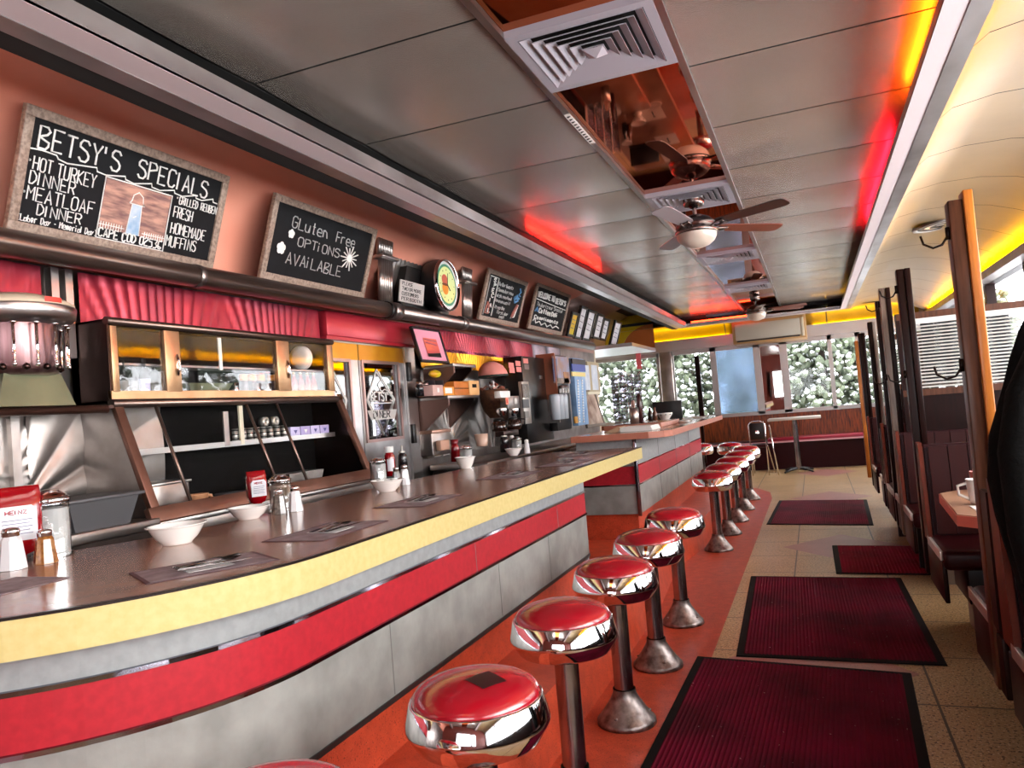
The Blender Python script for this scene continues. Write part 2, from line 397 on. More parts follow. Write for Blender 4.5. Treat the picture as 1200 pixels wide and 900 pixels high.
b = B(); pleats(b, 6.3, 9.4, 2.15, 2.34, -3.38, 4, .014, res=90)
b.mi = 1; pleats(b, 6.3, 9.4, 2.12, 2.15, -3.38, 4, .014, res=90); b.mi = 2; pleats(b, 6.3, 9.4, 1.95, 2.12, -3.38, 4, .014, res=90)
struct('wall_panel', b, [redrefl, purplerefl, yellowrefl])
b = B(); pleats(b, 9.4, 10.6, 2.0, 2.34, -3.38, 2, .014, res=80); struct('wall_panel', b, [mat('grey_pleated_steel', '6a6068', .35, .8)])
sun = mat('sunburst_steel', '9f9995', .36, .9, var=('655b56', 3, .6), bump=(25, .05))
def sunburst(b, y0, y1, z0, z1, x, cy, cz, n, amp=.016, r=90):
    def f(u, v):
        y = y0+(y1-y0)*u; z = z0+(z1-z0)*v; a = math.atan2(z-cz, y-cy); d = math.hypot(z-cz, y-cy)
        return Vector((x+amp*min(1, d/.12)*(abs(math.sin(a*n))-.5), y, z))
    b.grid(f, r, r//2)
b = B(); sunburst(b, .6, 2.42, 1.1, 1.66, -3.36, 2.30, 1.28, 13); sunburst(b, 2.42, 3.2, 1.1, 1.66, -3.36, 2.36, 1.2, 7)
b.mi = 1; b.box((-3.36, 2.33, 1.22), (-3.33, 2.37, 1.66))
struct('wall_panel', b, [sun, steelw])
b = B(); sunburst(b, 6.25, 7.2, 1.1, 1.62, -3.37, 6.75, 1.2, 12); sunburst(b, 7.2, 8.4, 1.1, 1.95, -3.37, 7.8, 1.0, 7)
struct('wall_panel', b, [sun])
# ---- pipe ledge above the service wall
b = B(); zs = lambda y: 2.365+.004*(y-2)
b.tube([(-3.17, y, zs(y)) for y in (-1, 2, 5.45)], .062, 20)
b.mi = 1; b.tube([(-3.17, y, zs(y)) for y in (5.45, 8, 11.6)], .06, 20)
for y in (3.33,): b.tube([(-3.17, y-.02, zs(y)), (-3.17, y+.02, zs(y))], .067, 20)
b.tube([(-3.17, 6.75, zs(6.75)), (-3.17, 6.86, zs(6.8))], .068, 20)
b.mi = 2; b.tube([(-3.17, 5.38, zs(5.4)), (-3.17, 5.43, zs(5.4))], .07, 20)
b.mi = 1; b.tube([(-3.17, 5.44, zs(5.4)), (-3.17, 5.56, zs(5.5))], .074, 20)
b.mi = 3
b.hexa([(-3.42, -1, 2.39), (-3.15, -1, 2.39), (-3.15, 11.6, 2.44), (-3.42, 11.6, 2.44), (-3.42, -1, 2.41), (-3.15, -1, 2.41), (-3.15, 11.6, 2.46), (-3.42, 11.6, 2.46)])
struct('trim_7', b, [bronze, mat('grey_pipe', '8f8885', .3, .9, var=('5f5856', 8, .5), stretch=(1, .1, 1)), blackm, bronze])
# ---- right side: curved steel ceiling down to the window header
prof = [(.735, 2.80), (.80, 2.845), (1.0, 2.875), (1.25, 2.87), (1.47, 2.83), (1.65, 2.765), (1.8, 2.70), (1.9, 2.64), (1.965, 2.57)]
b = B()
for ya, yb in zip(ys, ys[1:]):
    for (x0, z0), (x1, z1) in zip(prof, prof[1:]):
        b.quad((x0, ya+.005, z0), (x0, yb-.005, z0), (x1, yb-.005, z1), (x1, ya+.005, z1))
for f in b.bm.faces: f.smooth = True
bmesh.ops.remove_doubles(b.bm, verts=b.bm.verts[:], dist=.0004)
b.mi = 1
for (x0, z0), (x1, z1) in zip(prof, prof[1:]): b.quad((x0, Y0, z0+.012), (x0, 14.8, z0+.012), (x1+.004, 14.8, z1+.012), (x1+.004, Y0, z1+.012))
struct('ceiling_right', b, [curvem, blackgap])
# cove trough with yellow neon above the right windows
b = B(); b.box((1.84, Y0, 2.50), (1.99, Y1, 2.56)); b.box((1.84, Y0, 2.56), (1.85, Y1, 2.59)); struct('trim_8', b, steelw)
for ya, yb, lb in ((.6, 4.4, 'yellow neon tube in the trough over the right windows, near end'), (4.6, 8.4, 'yellow neon tube in the trough over the right windows, middle one'), (8.6, 14.4, 'yellow neon tube in the trough over the right windows, far end')):
    neon('neon_tube', (1.872, ya, 2.577), (1.872, yb, 2.577), 'ffb400', 110, lb)
# right wall with its long band of windows
b = B(); b.box((XR, Y0, 0), (XR+.12, Y1, 1.2)); b.box((XR, Y0, 2.5), (XR+.12, Y1, 3.2))
for y in (-2.15, -.4, 1.4, 3.2, 5.0, 6.8, 8.6, 10.4, 12.2, 14.0, 15.5): b.box((XR, y-.05, 1.2), (XR+.1, y+.05, 2.5))
b.mi = 1; b.box((XR-.03, Y0, 1.17), (XR+.04, Y1, 1.22))
struct('wall_right', b, [darkwood, steelw])
n = 5
for k, (ya, yb) in enumerate(zip((-2.1, -.35, 1.45, 3.25, 5.05, 6.85, 8.65, 10.45, 12.25, 14.05), (-.45, 1.35, 3.15, 4.95, 6.75, 8.55, 10.35, 12.15, 13.95, 15.45))):
    b = B(); b.box((XR+.05, ya, 1.22), (XR+.056, yb, 2.5)); struct('window_%d' % (10+k), b, winglass)
# wall behind the camera, also with windows
b = B(); b.box((-3.6, Y0-.1, 0), (XR+.1, Y0, 1.25)); b.box((-3.6, Y0-.1, 2.3), (XR+.1, Y0, 3.2))
b.box((-3.5, Y0-.1, 1.25), (-1.5, Y0, 2.3)); b.box((.6, Y0-.1, 1.25), (XR, Y0, 2.3))
for x in (-3.5, -1.7, .1, XR): b.box((x-.08, Y0-.1, 1.25), (x+.08, Y0, 2.3))
struct('wall_rear', b, [mat('rear_wall_paint', '7a3a30', .5)])
# ---- far wall: wood wainscot, window band, steel pilaster, yellow cove
FW_Y = Y1
b = B(); b.box((-4.6, FW_Y, 0), (XR+.1, FW_Y+.1, 1.08)); b.mi = 1
b.box((-4.6, FW_Y, 2.40), (XR+.1, FW_Y+.1, 3.2))
struct('wall_far', b, [mat('streaky_wainscot_wood', '4a1e10', .35, var=('a04a1c', 9, .8), stretch=(7, 1, .6)), steelw])
b = B()
def bar(px0, px1, y0=FW_Y-.03, z0=1.05, z1=2.44):
    a = at(px0, 440, y=FW_Y).x; c = at(px1, 440, y=FW_Y).x; b.box((a, y0, z0), (c, y0+.08, z1))
for p in ((771, 778), (785, 791), (834, 841), (885, 893), (916, 925), (973, 978), (1006, 1012)): bar(*p)
b.box((-4.5, FW_Y-.03, 1.03), (1.9, FW_Y+.05, 1.1)); b.box((-4.5, FW_Y-.03, 2.36), (1.9, FW_Y+.05, 2.44))
b.box((-4.5, FW_Y-.16, 2.44), (1.9, FW_Y+.03, 2.60)); b.box((-4.5, FW_Y-.16, 2.60), (1.9, FW_Y-.15, 2.66))
struct('trim_9', b, [mat('window_frame_steel', 'b3acaa', .35, .8)])
b = B(); b.mi = 0
x0, x1 = at(775, 440, y=FW_Y).x, at(787, 440, y=FW_Y).x
b.box((at(774, 440, y=FW_Y-.1).x, FW_Y-.14, 1.0), (at(789, 440, y=FW_Y-.1).x, FW_Y+.04, 2.45), .02)
struct('trim_10', b, steelw)
def pane(name, px0, px1, m, y=FW_Y+.02):
    b = B(); b.box((at(px0, 440, y=FW_Y).x, y, 1.08), (at(px1, 440, y=FW_Y).x, y+.006, 2.40)); return struct(name, b, m)
pane('window_1', 695, 775, winglass); pane('window_2', 788, 837, winglass)
pane('window_3', 838, 888, mat('frosted_blue_pane', 'a8c4e8', .25, trans=.9, spec=.3))
pane('window_4', 921, 976, winglass); pane('window_5', 976, 1070, winglass)
b = B(); b.box((at(889, 440, y=FW_Y).x, FW_Y+.0, 1.08), (at(920, 440, y=FW_Y).x, FW_Y+.012, 2.38)); struct('window_6', b, mirror)
# yellow cove over the far windows
cove = mat('yellow_cove_steel', 'd6b25a', .28, .7, var=('b8923c', 3, .5))
b = B(); cp = [(FY+.2, 2.86), (FY+.5, 2.92), (FY+.85, 2.92), (FY+1.12, 2.85), (FY+1.23, 2.62)]
for xa, xb in ((-3.4, -1.52), (-1.50, .34), (.36, 1.9)):
    for (y0, z0), (y1, z1) in zip(cp, cp[1:]): b.quad((xa, y0, z0), (xb, y0, z0), (xb, y1, z1), (xa, y1, z1))
for f in b.bm.faces: f.smooth = True
bmesh.ops.remove_doubles(b.bm, verts=b.bm.verts[:], dist=.0004)
b.mi = 1
b.box((-3.5, FY+.21, 2.95), (1.95, Y1, 3.0))
struct('ceiling_far', b, [cove, blackgap])
neon('neon_tube', (-3.0, Y1-.07, 2.618), (-1.45, Y1-.07, 2.618), 'ffd800', 9, 'yellow neon tube above the far windows, left of the air conditioner')
neon('neon_tube', (.1, Y1-.07, 2.618), (1.7, Y1-.07, 2.618), 'ffd800', 9, 'yellow neon tube above the far windows, right of the air conditioner')
# vault end over the left far corner, with its column
b = B(); cx, cz, r0, r1, n = -2.75, 2.50, .62, 1.0, 16
yv = 14.6
for k in range(n):
    a0, a1 = PI/2+PI/2*k/n, PI/2+PI/2*(k+1)/n
    P = lambda r, a, y: (cx+r*math.cos(a), y, cz+r*.75*math.sin(a))
    b.mi = 0; b.quad(P(r0, a0, yv), P(r1, a0, yv), P(r1, a1, yv), P(r0, a1, yv))
    b.mi = 1; b._f([b.bm.verts.new(q) for q in ((cx, yv+.01, cz), P(r0, a0, yv+.01), P(r0, a1, yv+.01))])
    b.mi = 2; b.quad(P(r1, a0, yv), P(r1, a1, yv), P(r1, a1, YE), P(r1, a0, YE))
struct('ceiling_vault', b, [mat('yellow_vault', 'd8b422', .35, .4), mat('orange_vault', 'b8622a', .4, .3), mat('rosy_vault_steel', 'c0a494', .3, .8)])
b = B(); b.box((-4.6, YE, 2.42), (-2.75, 14.65, 2.48)); struct('trim_11', b, steel)
# ================================================================ COUNTERS
def cpath(d, y_end=5.0, nseg=22):
    """front line of the near counter, d outside the panel face; returns (point, normal)"""
    cx, cy, r = -2.42, 1.95, .91
    p = [((cx+r, y_end), (1, 0)), ((cx+r, 3.5), (1, 0))]
    for k in range(nseg+1):
        a = -PI/2*k/nseg; p.append(((cx+r*math.cos(a), cy+r*math.sin(a)), (math.cos(a), math.sin(a))))
    p.append(((-3.38, cy-r), (0, -1)))
    return p
ct = thing('lunch_counter', 'long curved lunch counter with brown top, cream yellow edge and red grey striped front', 'counter', (-1.9, 3, .25))
def top_poly(out, ye):
    po = [(p[0]+n[0]*out, p[1]+n[1]*out) for p, n in cpath(0, ye)]
    inner = [(-3.38, 1.62), (-2.95, 1.74), (-2.62, 1.95), (-2.53, 2.12), (-2.46, 2.3), (-2.42, 2.55), (-2.44, 3.2), (-2.46, 4), (-2.42, 5), (-2.25, 6.1), (-2.2, ye)]
    return po+inner
def slab(b, poly, z0, z1):
    A = [b.bm.verts.new((x, y, z0)) for x, y in poly]; T = [b.bm.verts.new((x, y, z1)) for x, y in poly]; n = len(poly)
    b._f(A[::-1]); b._f(T)
    for k in range(n): b._f([A[k], A[(k+1) % n], T[(k+1) % n], T[k]])
b = B(); slab(b, top_poly(.106, 6.42), .99, 1.08); b.build('countertop', laminate, ct)
pth = [(p, n) for p, n in cpath(0, 6.42)]
b = B(); b.sweep(pth, [(.100, .984), (.112, .984), (.112, 1.077), (.100, 1.077)], closed=True); b.build('edge_band', yellowband, ct)
b = B(); b.sweep(pth, [(.1, 1.076), (.1135, 1.076), (.1135, 1.083), (.1, 1.083)], closed=True); b.build('edge_trim', mat('dark_bead', '2a201e', .3, .6), ct)
pf = cpath(0, 5.0)
def face(b, z0, z1, o=0.): b.sweep(pf, [(o, z0), (o, z1)])
b = B(); face(b, .882, .992); b.build('upper_panel', greylam, ct)
b = B(); face(b, .735, .882); b.build('red_stripe_panel', redlam, ct)
b = B(); face(b, .462, .735)
b.mi = 1
b.build('lower_panel', [mat('pale_grey_laminate', '989792', .4, .15, var=('7a7975', 7, .8), bump=(60, .05)), greylam], ct)
for z in (.882, .733):
    b = B(); b.sweep(pf, [(-.004, z-.009), (.008, z-.006), (.008, z+.006), (-.004, z+.009)], closed=True); b.build('chrome_strip', mat('dark_chrome_strip', '8a8894', .12, 1.), ct)
b = B(); b.sweep(pf, [(-.02, .445), (.006, .445), (.006, .464), (-.02, .464)], closed=True); b.build('base_strip', mat('dark_strip', '221c1c', .4), ct)
b = B(); b.sweep(pf, [(-.03, .25), (-.03, .45)]); b.build('base', terra, ct)
jm = mat('joint_grey', '6f6d6a', .6)   # panel joints
for y in (2.42, 3.45, 4.2): b = B(); b.box((-1.512, y-.0018, .47), (-1.5085, y+.0018, .73)); b.build('panel_joint', jm, ct)
for y in (3.2, 4.4): b = B(); b.box((-1.512, y-.0018, .74), (-1.5085, y+.0018, .87)); b.build('panel_joint', jm, ct)
b = B(); b.box((-2.2, 5.0, .25), (-1.512, 4.97, .99)); b.build('end_panel', greylam, ct)
b = B(); b.box((-2.44, 2.6, .25), (-2.40, 5.0, .99)); b.build('rear_panel', mat('dark_tile', '2a2424', .3, var=('3a3230', 6, .6)), ct)
# far counter
fc = thing('lunch_counter', 'higher far counter with orange brown slab standing beyond the near counter', 'counter', (-1.9, 8.6, .25))
FE = 10.75
poly = [(-1.19, 6.75), (-1.24, 6.62), (-1.36, 6.56), (-2.06, 6.56), (-2.06, 9.0), (-2.1, 11.0), (-1.4, 11.0), (-1.22, 10.9), (-1.19, 10.7)]
b = B(); slab(b, poly, 1.145, 1.195); b.build('countertop', laminate, fc)
b = B()
for (xa, ya), (xb, yb) in zip(poly, poly[1:]+poly[:1]):
    d = Vector((xb-xa, yb-ya, 0)).normalized(); n = Vector((d.y, -d.x, 0)); n = -n if n.dot(Vector((xa+1.65, ya-8.8, 0))) < 0 else n
    p = [Vector((xa, ya, 0)), Vector((xb, yb, 0)), Vector((xb, yb, 0))+n*.006, Vector((xa, ya, 0))+n*.006]
    b.hexa([q+Vector((0, 0, 1.142)) for q in p]+[q+Vector((0, 0, 1.197)) for q in p])
b.build('edge_band', tanband, fc)
def fbox(name, z0, z1, m, dx=0.):
    b = B(); b.box((-2.05, 6.66-dx, z0), (-1.51+dx, FE+dx, z1)); return b.build(name, m, fc)
fbox('upper_panel', .905, 1.144, greylam); fbox('red_stripe_panel', .735, .905, redlam); fbox('lower_panel', .478, .735, MATS['pale_grey_laminate'])
fbox('base', .25, .478, terra, -.03)
for z in (.905, .735): fbox('chrome_strip', z-.006, z+.006, chrome, .006)
b = B(); b.box((-1.53, 6.645, .46), (-1.498, 6.675, 1.145), .004); b.build('corner_post', MATS['dark_chrome_strip'], fc)
for y in (7.7, 8.7, 9.7): b = B(); b.box((-1.512, y-.003, .48), (-1.507, y+.003, 1.14)); b.build('panel_joint', jm, fc)
# ================================================================ STOOLS
def make_stool(label):
    t = thing('counter_stool', label, 'stool', (0, 0, 0), 'chrome stools along the counter')
    b = B(); b.lathe([(0, .752), (.05, .750), (.10, .743), (.14, .731), (.163, .718), (.175, .702), (.178, .690), (.176, .68)], n=40); b.build('seat', vinyl, t)
    b = B(); b.lathe([(.172, .690), (.180, .694), (.184, .690), (.197, .635), (.1995, .626), (.198, .619), (.186, .600), (.172, .578), (.166, .572), (.155, .569), (.06, .569), (.05, .56)], n=44); b.build('seat_ring', chrome, t)
    b = B(); b.lathe([(.0445, .14), (.0445, .575)], n=22); b.build('column', chromed, t)
    b = B(); b.lathe([(.052, .155), (.054, .135), (.066, .11), (.10, .06), (.125, .028), (.134, .02), (.136, 0), (.12, 0)], n=30)
    for a in (.6, 2.7, 4.8): b.ball((.105*math.cos(a), .105*math.sin(a), .05), .012, 1, (1, 1, .6))
    b.build('base', rustbase, t)
    return t
st = make_stool('nearest red stool, only the rim of its cushion showing at the photo bottom')
st.location = (-1.10, 1.255, 0)
srow = [(-.93, 1.90, 'chrome stool with a dark tape patch on its red seat'), (-.93, 2.67, 'red chrome stool directly behind the stool with the taped seat'), (-.93, 3.445, 'red chrome stool second behind the taped one, along the near counter'),
        (-.93, 4.205, 'red chrome stool third behind the taped one, along the near counter'), (-.925, 5.03, 'dull chrome stool at the gap between the two counters'),
        (-.97, 7.45, 'first and largest of the far stools, in front of the higher counter'), (-.965, 8.3, 'second far stool, peeking out behind the first far stool'), (-.955, 9.15, 'third far stool along the higher counter'),
        (-.95, 10.05, 'fourth far stool along the higher counter'), (-.945, 11.0, 'last far stool of the straight row, near the bent metal chair'),
        (-1.26, 12.0, 'stool round the far end of the higher counter, left of the last in the row'), (-1.72, 12.2, 'small dark stool farthest left, at the corner of the far counter end')]
for x, y, lb in srow:
    o = dup(st, (x, y, 0), random.uniform(0, 6), lb)
    if 'tape' in lb and 'dark tape' in lb:
        o.rotation_euler = (0, 0, 0); b = B()
        q = [(.035, .02), (-.005, -.05), (.065, -.085), (.105, -.02)]
        def hz(x, y): return .7525-.9*(x*x+y*y)
        n = 5
        def f(u, v):
            a = Vector(q[0])*(1-u)*(1-v)+Vector(q[1])*u*(1-v)+Vector(q[2])*u*v+Vector(q[3])*(1-u)*v
            return Vector((a.x, a.y, hz(a.x, a.y)+.0015))
        b.grid(f, n, n); pt = b.build('tape_patch', mat('dark_tape', '2a0508', .45)); pt.parent = o; pt['label'] = 'dark square of tape'
# ================================================================ FLOOR MATS
matred = mat('wine_ribbed_carpet', '6c0424', .8, var=('34020e', 2.2, .85), speck=[('c8b8ae', 55, .745)], spec=.12)
matpur = mat('crimson_ribbed_carpet', '9c0430', .75, var=('6c031e', 3, .7), speck=[('d8c8c0', 40, .73)], spec=.12)
matbl = mat('black_rubber', '060505', .7, spec=.12)
def floor_mat(q, label, m, ribs=48):
    """q: four floor corners, near-left, near-right, far-right, far-left"""
    q = [Vector((x, y, 0)) for x, y in q]; c = sum(q, Vector())/4
    t = thing('floor_mat', label, 'mat', (c.x, c.y, .002), 'wine red mats along the aisle')
    P = lambda u, v, z: (q[0]*(1-u)*(1-v)+q[1]*u*(1-v)+q[2]*u*v+q[3]*(1-u)*v)+Vector((0, 0, z))
    b = B(); b.hexa([P(0, 0, .002), P(1, 0, .002), P(1, 1, .002), P(0, 1, .002), P(.004, .003, .008), P(.996, .003, .008), P(.996, .997, .008), P(.004, .997, .008)])
    b.build('border', matbl, t)
    b = B(); w = .04; u0, u1, v0, v1 = w, 1-w, .02, .98
    for k in range(ribs):
        a = u0+(u1-u0)*k/ribs; e = u0+(u1-u0)*(k+.62)/ribs; f = u0+(u1-u0)*(k+1)/ribs; m2 = (a+e)/2
        b.quad(P(a, v0, .009), P(m2, v0, .0135), P(m2, v1, .0135), P(a, v1, .009)); b.quad(P(m2, v0, .0135), P(e, v0, .009), P(e, v1, .009), P(m2, v1, .0135))
        b.quad(P(e, v0, .009), P(f, v0, .009), P(f, v1, .009), P(e, v1, .009))
    b.build('ribbed_carpet', m, t); return t
floor_mat([(-.795, 2.2), (.235, 2.2), (.322, 4.249), (-.743, 4.374)], 'nearest wine red ribbed mat, cut off by the photo bottom', matred)
floor_mat([(-.534, 4.40), (.502, 4.38), (.474, 6.298), (-.597, 6.342)], 'large dark wine mat second from the camera, behind the nearest one', matred)
floor_mat([(.034, 6.44), (1.15, 6.37), (1.17, 7.46), (.027, 7.576)], 'small bright crimson mat running under the booth post on the right', matpur, 40)
floor_mat([(-.618, 8.843), (.448, 8.644), (.498, 10.569), (-.56, 10.756)], 'farthest dark red mat, lying alone before the far tables', matred)
# ================================================================ CEILING FIXTURES
ventm = mat('grey_vent_paint', 'a9a6b0', .4, .3)
vb = mat('vent_black', '0c0c0d', .7)
def make_vent(label):
    t = thing('ceiling_vent', label, 'vent', (0, 0, CZ), 'square air vents in the ceiling strip')
    b = B(); o, i = .305, .262
    for s in ((-o, -o, o, -i), (-o, i, o, o), (-o, -i, -i, i), (i, -i, o, i)): b.box((s[0], s[1], CZ-.02), (s[2], s[3], CZ+.012))
    b.build('frame', ventm, t)
    b = B(); b.box((-.262, -.262, CZ+.008), (.262, .262, CZ+.011)); b.build('throat', vb, t)
    for k in range(6):
        r = .258-.042*k; b = B()
        for s in range(4):
            a = PI/2*s; c, sn = math.cos(a), math.sin(a)
            def Q(x, y, z): return (x*c-y*sn, x*sn+y*c, z)
            h = CZ-.012
            p = [Q(-r, -r, h-.010), Q(r, -r, h-.010), Q(r-.036, -r+.036, h+.010), Q(-r+.036, -r+.036, h+.010)]
            b.hexa([tuple(q) for q in p]+[(x, y, z+.004) for x, y, z in p])
        b.build('louver', ventm, t)
    b = B(); q = .022; b.bm.verts.ensure_lookup_table()
    b.hexa([(-q*2, -q*2, CZ-.022), (q*2, -q*2, CZ-.022), (q*2, q*2, CZ-.022), (-q*2, q*2, CZ-.022), (-.004, -.004, CZ-.048), (.004, -.004, CZ-.048), (.004, .004, CZ-.048), (-.004, .004, CZ-.048)])
    b.build('centre_cap', ventm, t); return t
v = make_vent('large square air vent nearest the camera in the ceiling strip'); v.location = (-.74, 3.18, CZ)
for y, lb in ((5.98, 'square air vent directly over the near ceiling fan'), (8.75, 'square air vent just beyond the near ceiling fan'), (11.5, 'square air vent just before the far ceiling fan')):
    dup(v, (-.74, y, CZ), 0, lb)
lab = B(); lab.box((-1.077, 3.78, CZ-.021), (-1.045, 4.28, CZ-.0185)); o = lab.build('label_strip', [mat('label_white', 'e6e2de', .6)]); tag(o, 'small white label strip stuck on the ceiling strip edge', 'label')
t = o; b = B()
for k in range(11):
    y = 3.81+.042*k; b.tube([(-1.07, y, CZ-.0215), (-1.052, y, CZ-.0215)], .0035, 4); b.tube([(-1.07, y+.016, CZ-.0215), (-1.052, y, CZ-.0215)], .0028, 4)
b.build('lettering', blackm, t)
fanm = mat('brushed_nickel_fan', '7d7370', .25, 1., var=('4a4442', 5, .5))
bowlm = mat('frosted_fan_bowl', 'c9bcae', .3, coat=.3)
bladed = mat('dark_walnut_blade', '2a1712', .4, coat=.2); bladel = mat('reddish_blade', '6b3626', .4)
def make_fan(label, angs, mats):
    t = thing('ceiling_fan', label, 'ceiling fan', (0, 0, CZ), 'ceiling fans')
    Z = CZ-.23
    b = B(); b.lathe([(.03, CZ-.075), (.075, CZ-.06), (.082, CZ-.03), (.08, CZ-.012), (.088, CZ-.0)], n=28); b.build('canopy', fanm, t)
    b = B(); b.lathe([(.016, Z+.08), (.016, CZ-.06)], n=14); b.build('downrod', fanm, t)
    b = B(); b.lathe([(.02, Z+.10), (.055, Z+.095), (.11, Z+.07), (.148, Z+.035), (.155, Z+.01), (.15, Z-.012), (.162, Z-.02), (.162, Z-.045), (.15, Z-.052)], n=36); b.build('motor_housing', fanm, t)
    b = B(); b.lathe([(.153, Z-.05), (.150, Z-.075), (.132, Z-.108), (.095, Z-.138), (.045, Z-.155), (0, Z-.158)], n=36); b.build('light_bowl', bowlm, t)
    for a, m in zip(angs, mats):
        a = math.radians(a); d = Vector((math.cos(a), math.sin(a), 0)); s = Vector((-math.sin(a), math.cos(a), -.17 if math.cos(a) > .3 else .15)).normalized()
        b = B(); z = Z-.0
        prof = [(.20, .048), (.24, .058), (.55, .068), (.72, .070), (.765, .055), (.775, .03)]
        for (r0, w0), (r1, w1) in zip(prof, prof[1:]):
            P = lambda r, w, dz: d*r+s*w+Vector((0, 0, z+dz))
            b.hexa([P(r0, -w0, 0), P(r1, -w1, 0), P(r1, w1, 0), P(r0, w0, 0), P(r0, -w0, .006), P(r1, -w1, .006), P(r1, w1, .006), P(r0, w0, .006)])
        bmesh.ops.remove_doubles(b.bm, verts=b.bm.verts[:], dist=.0005)
        bl = b.build('blade', m, t)
        b = B()
        for w in (-.03, .03): b.tube([d*.14+s*w*.4+Vector((0, 0, z-.02)), d*.19+s*w+Vector((0, 0, z-.012)), d*.27+s*w*.9+Vector((0, 0, z-.006))], .008, 6)
        b.tube([d*.25-s*.035+Vector((0, 0, z-.006)), d*.25+s*.035+Vector((0, 0, z-.006))], .007, 6)
        b.build('blade_iron', fanm, bl)
    return t
f1 = make_fan('near ceiling fan with dark blades and a frosted bowl', (-101, -29, 40, 118), (mat('pale_blade', '8c8488', .35), bladed, bladel, MATS['pale_blade'])); f1.location = (-.73, 6.0, CZ)
f2 = make_fan('small far ceiling fan near the end of the ceiling strip', (-80, -10, 25, 100, 190), (bladed, bladel, bladel, bladed, bladed)); f2.location = (-.74, 12.75, CZ)
# round speaker and air grille in the curved ceiling
def disc(c, n, up, r, m, m2, name, label, cat):
    t = thing(name, label, cat, c); n = Vector(n).normalized(); ux = Vector(up); ux = (ux-n*ux.dot(n)).normalized(); uy = n.cross(ux)
    mx = Matrix((ux, uy, n)).transposed().to_4x4(); mx.translation = Vector(c)
    q = B(); q.lathe([(r*.82, .006), (r*.9, .014), (r, .008), (r*1.02, 0)], n=30); b = B(); b._add(q.bm, True, mx); b.build('rim', m, t)
    for k in range(4):
        rr = r*(.8-.2*k); q = B(); q.lathe([(rr, .004), (rr-.02*r/.1, .010), (rr-.12*r, .004)], n=24); b = B(); b._add(q.bm, True, mx); b.build('grille_ring', m if k % 2 else m2, t)
    q = B(); q.lathe([(r*.85, .003), (0, .003)], n=24); b = B(); b._add(q.bm, True, mx); b.build('backing', m2, t)
disc(Vector((1.23, 8.0, 2.872)), (.1, 0, -1), (0, 1, 0), .24, steelw, vb, 'air_grille', 'round steel air grille set in the curved ceiling over the booths', 'vent')
disc(Vector((1.25, 3.22, 2.868)), (.15, 0, -1), (0, 1, 0), .1, vb, MATS['grey_vent_paint'], 'ceiling_speaker', 'dark round speaker at the right photo edge in the curved ceiling', 'speaker')
# air conditioner over the far windows
t = thing('air_conditioner', 'beige wall air conditioner over the far windows', 'air conditioner', (-.75, 14.9, 2.44))
yA = 14.75
def rect(px0, py0, px1, py1, y): a, c = at(px0, py0, y=y), at(px1, py1, y=y); return a.x, a.z, c.x, c.z
xa = at(858, 388, y=yA).x; xb = at(945, 383, y=yA).x; za, zb = 2.40, 2.82
b = B(); b.box((xa, yA, za), (xb, yA+.8, zb), .01); b.build('housing', mat('tan_trim', 'b08a5c', .5), t)
b = B(); b.box((xa+.05, yA-.012, za+.06), (xb-.1, yA+.01, zb-.06), .005); b.build('front_panel', mat('grey_beige_plastic', 'b9b2a4', .5), t)
b = B(); b.box((xa+.07, yA-.016, za+.03), (xb-.12, yA+.002, za+.055)); b.build('air_slot', blackm, t)
b = B(); b.box((xb-.09, yA-.014, za+.03), (xb-.04, yA+.01, zb-.05), .004); b.build('control_panel', cream, t)
# ================================================================ CHALKBOARDS AND FRAMES ON THE LEDGE
LEAN = Vector((.19, 0, .565)).normalized()      # boards lean into the room with the wall's curve
NB = Vector((LEAN.z, 0, -LEAN.x))               # board face normal (towards the room)
class Board:
    def __init__(s, name, label, cat, yl, yr, zb, h, fw=.045, group=None, xb=-3.2, m_frame=None, m_face=None, tilt=None, th=.03):
        s.up = tilt or LEAN; s.n = Vector((s.up.z, 0, -s.up.x)); s.w = yr-yl; s.h = h; s.o = Vector((xb, yl, zb)); s.fw = fw
        s.t = thing(name, label, cat, (xb, (yl+yr)/2, zb), group)
        b = B(); b.obox(s.P(.5, .5)-s.n*th*.5, s.w-fw, th*.6, h-fw, (0, 1, 0), -s.n); s.face = b.build('board' if not m_face else 'picture', m_face or slate, s.t)
        b = B(); y = Vector((0, 1, 0))
        for u, v, du, dv in ((.5, fw/2/h, s.w, fw), (.5, 1-fw/2/h, s.w, fw), (fw/2/s.w, .5, fw, h-2*fw), (1-fw/2/s.w, .5, fw, h-2*fw)):
            b.obox(s.P(u, v)-s.n*(th*.5-.006), du, th, dv, (0, 1, 0), -s.n, .003)
        b.build('frame', m_frame or palewood, s.t)
    def P(s, u, v, off=0.): return s.o+Vector((0, 1, 0))*(u*s.w)+s.up*(v*s.h)+s.n*off
    def Q(s, u, v, off=0.): a, c = s.fw/s.w*.75, s.fw/s.h*.75; return s.P(a+(1-2*a)*u, c+(1-2*c)*v, off)
    def write(s, text, u0, v0, width, h, r=.0045, m=None, rise=0., jit=.03):
        """text from (u0, v0), width as share of the board, height as share"""
        ux = (Vector((0, 1, 0))*s.w+s.up*(rise*s.h)).normalized()
        b = B(); fit(b, text, s.Q(u0, v0, -.002), ux, s.up, h*(s.h-1.5*s.fw), r, width*(s.w-1.5*s.fw), jit)
        return b.build('lettering', m or chalk, s.t)
    def line(s, pts, r=.0045, m=None, name='chalk_line'):
        b = B(); b.tube([s.Q(u, v, -.002) for u, v in pts], r, 5); return b.build(name, m or chalk, s.t)
    def poly(s, pts, m, name, off=.0005):
        b = B(); b._f([b.bm.verts.new(s.Q(u, v, -.003+off)) for u, v in pts]); return b.build(name, m, s.t)
zl = 2.452
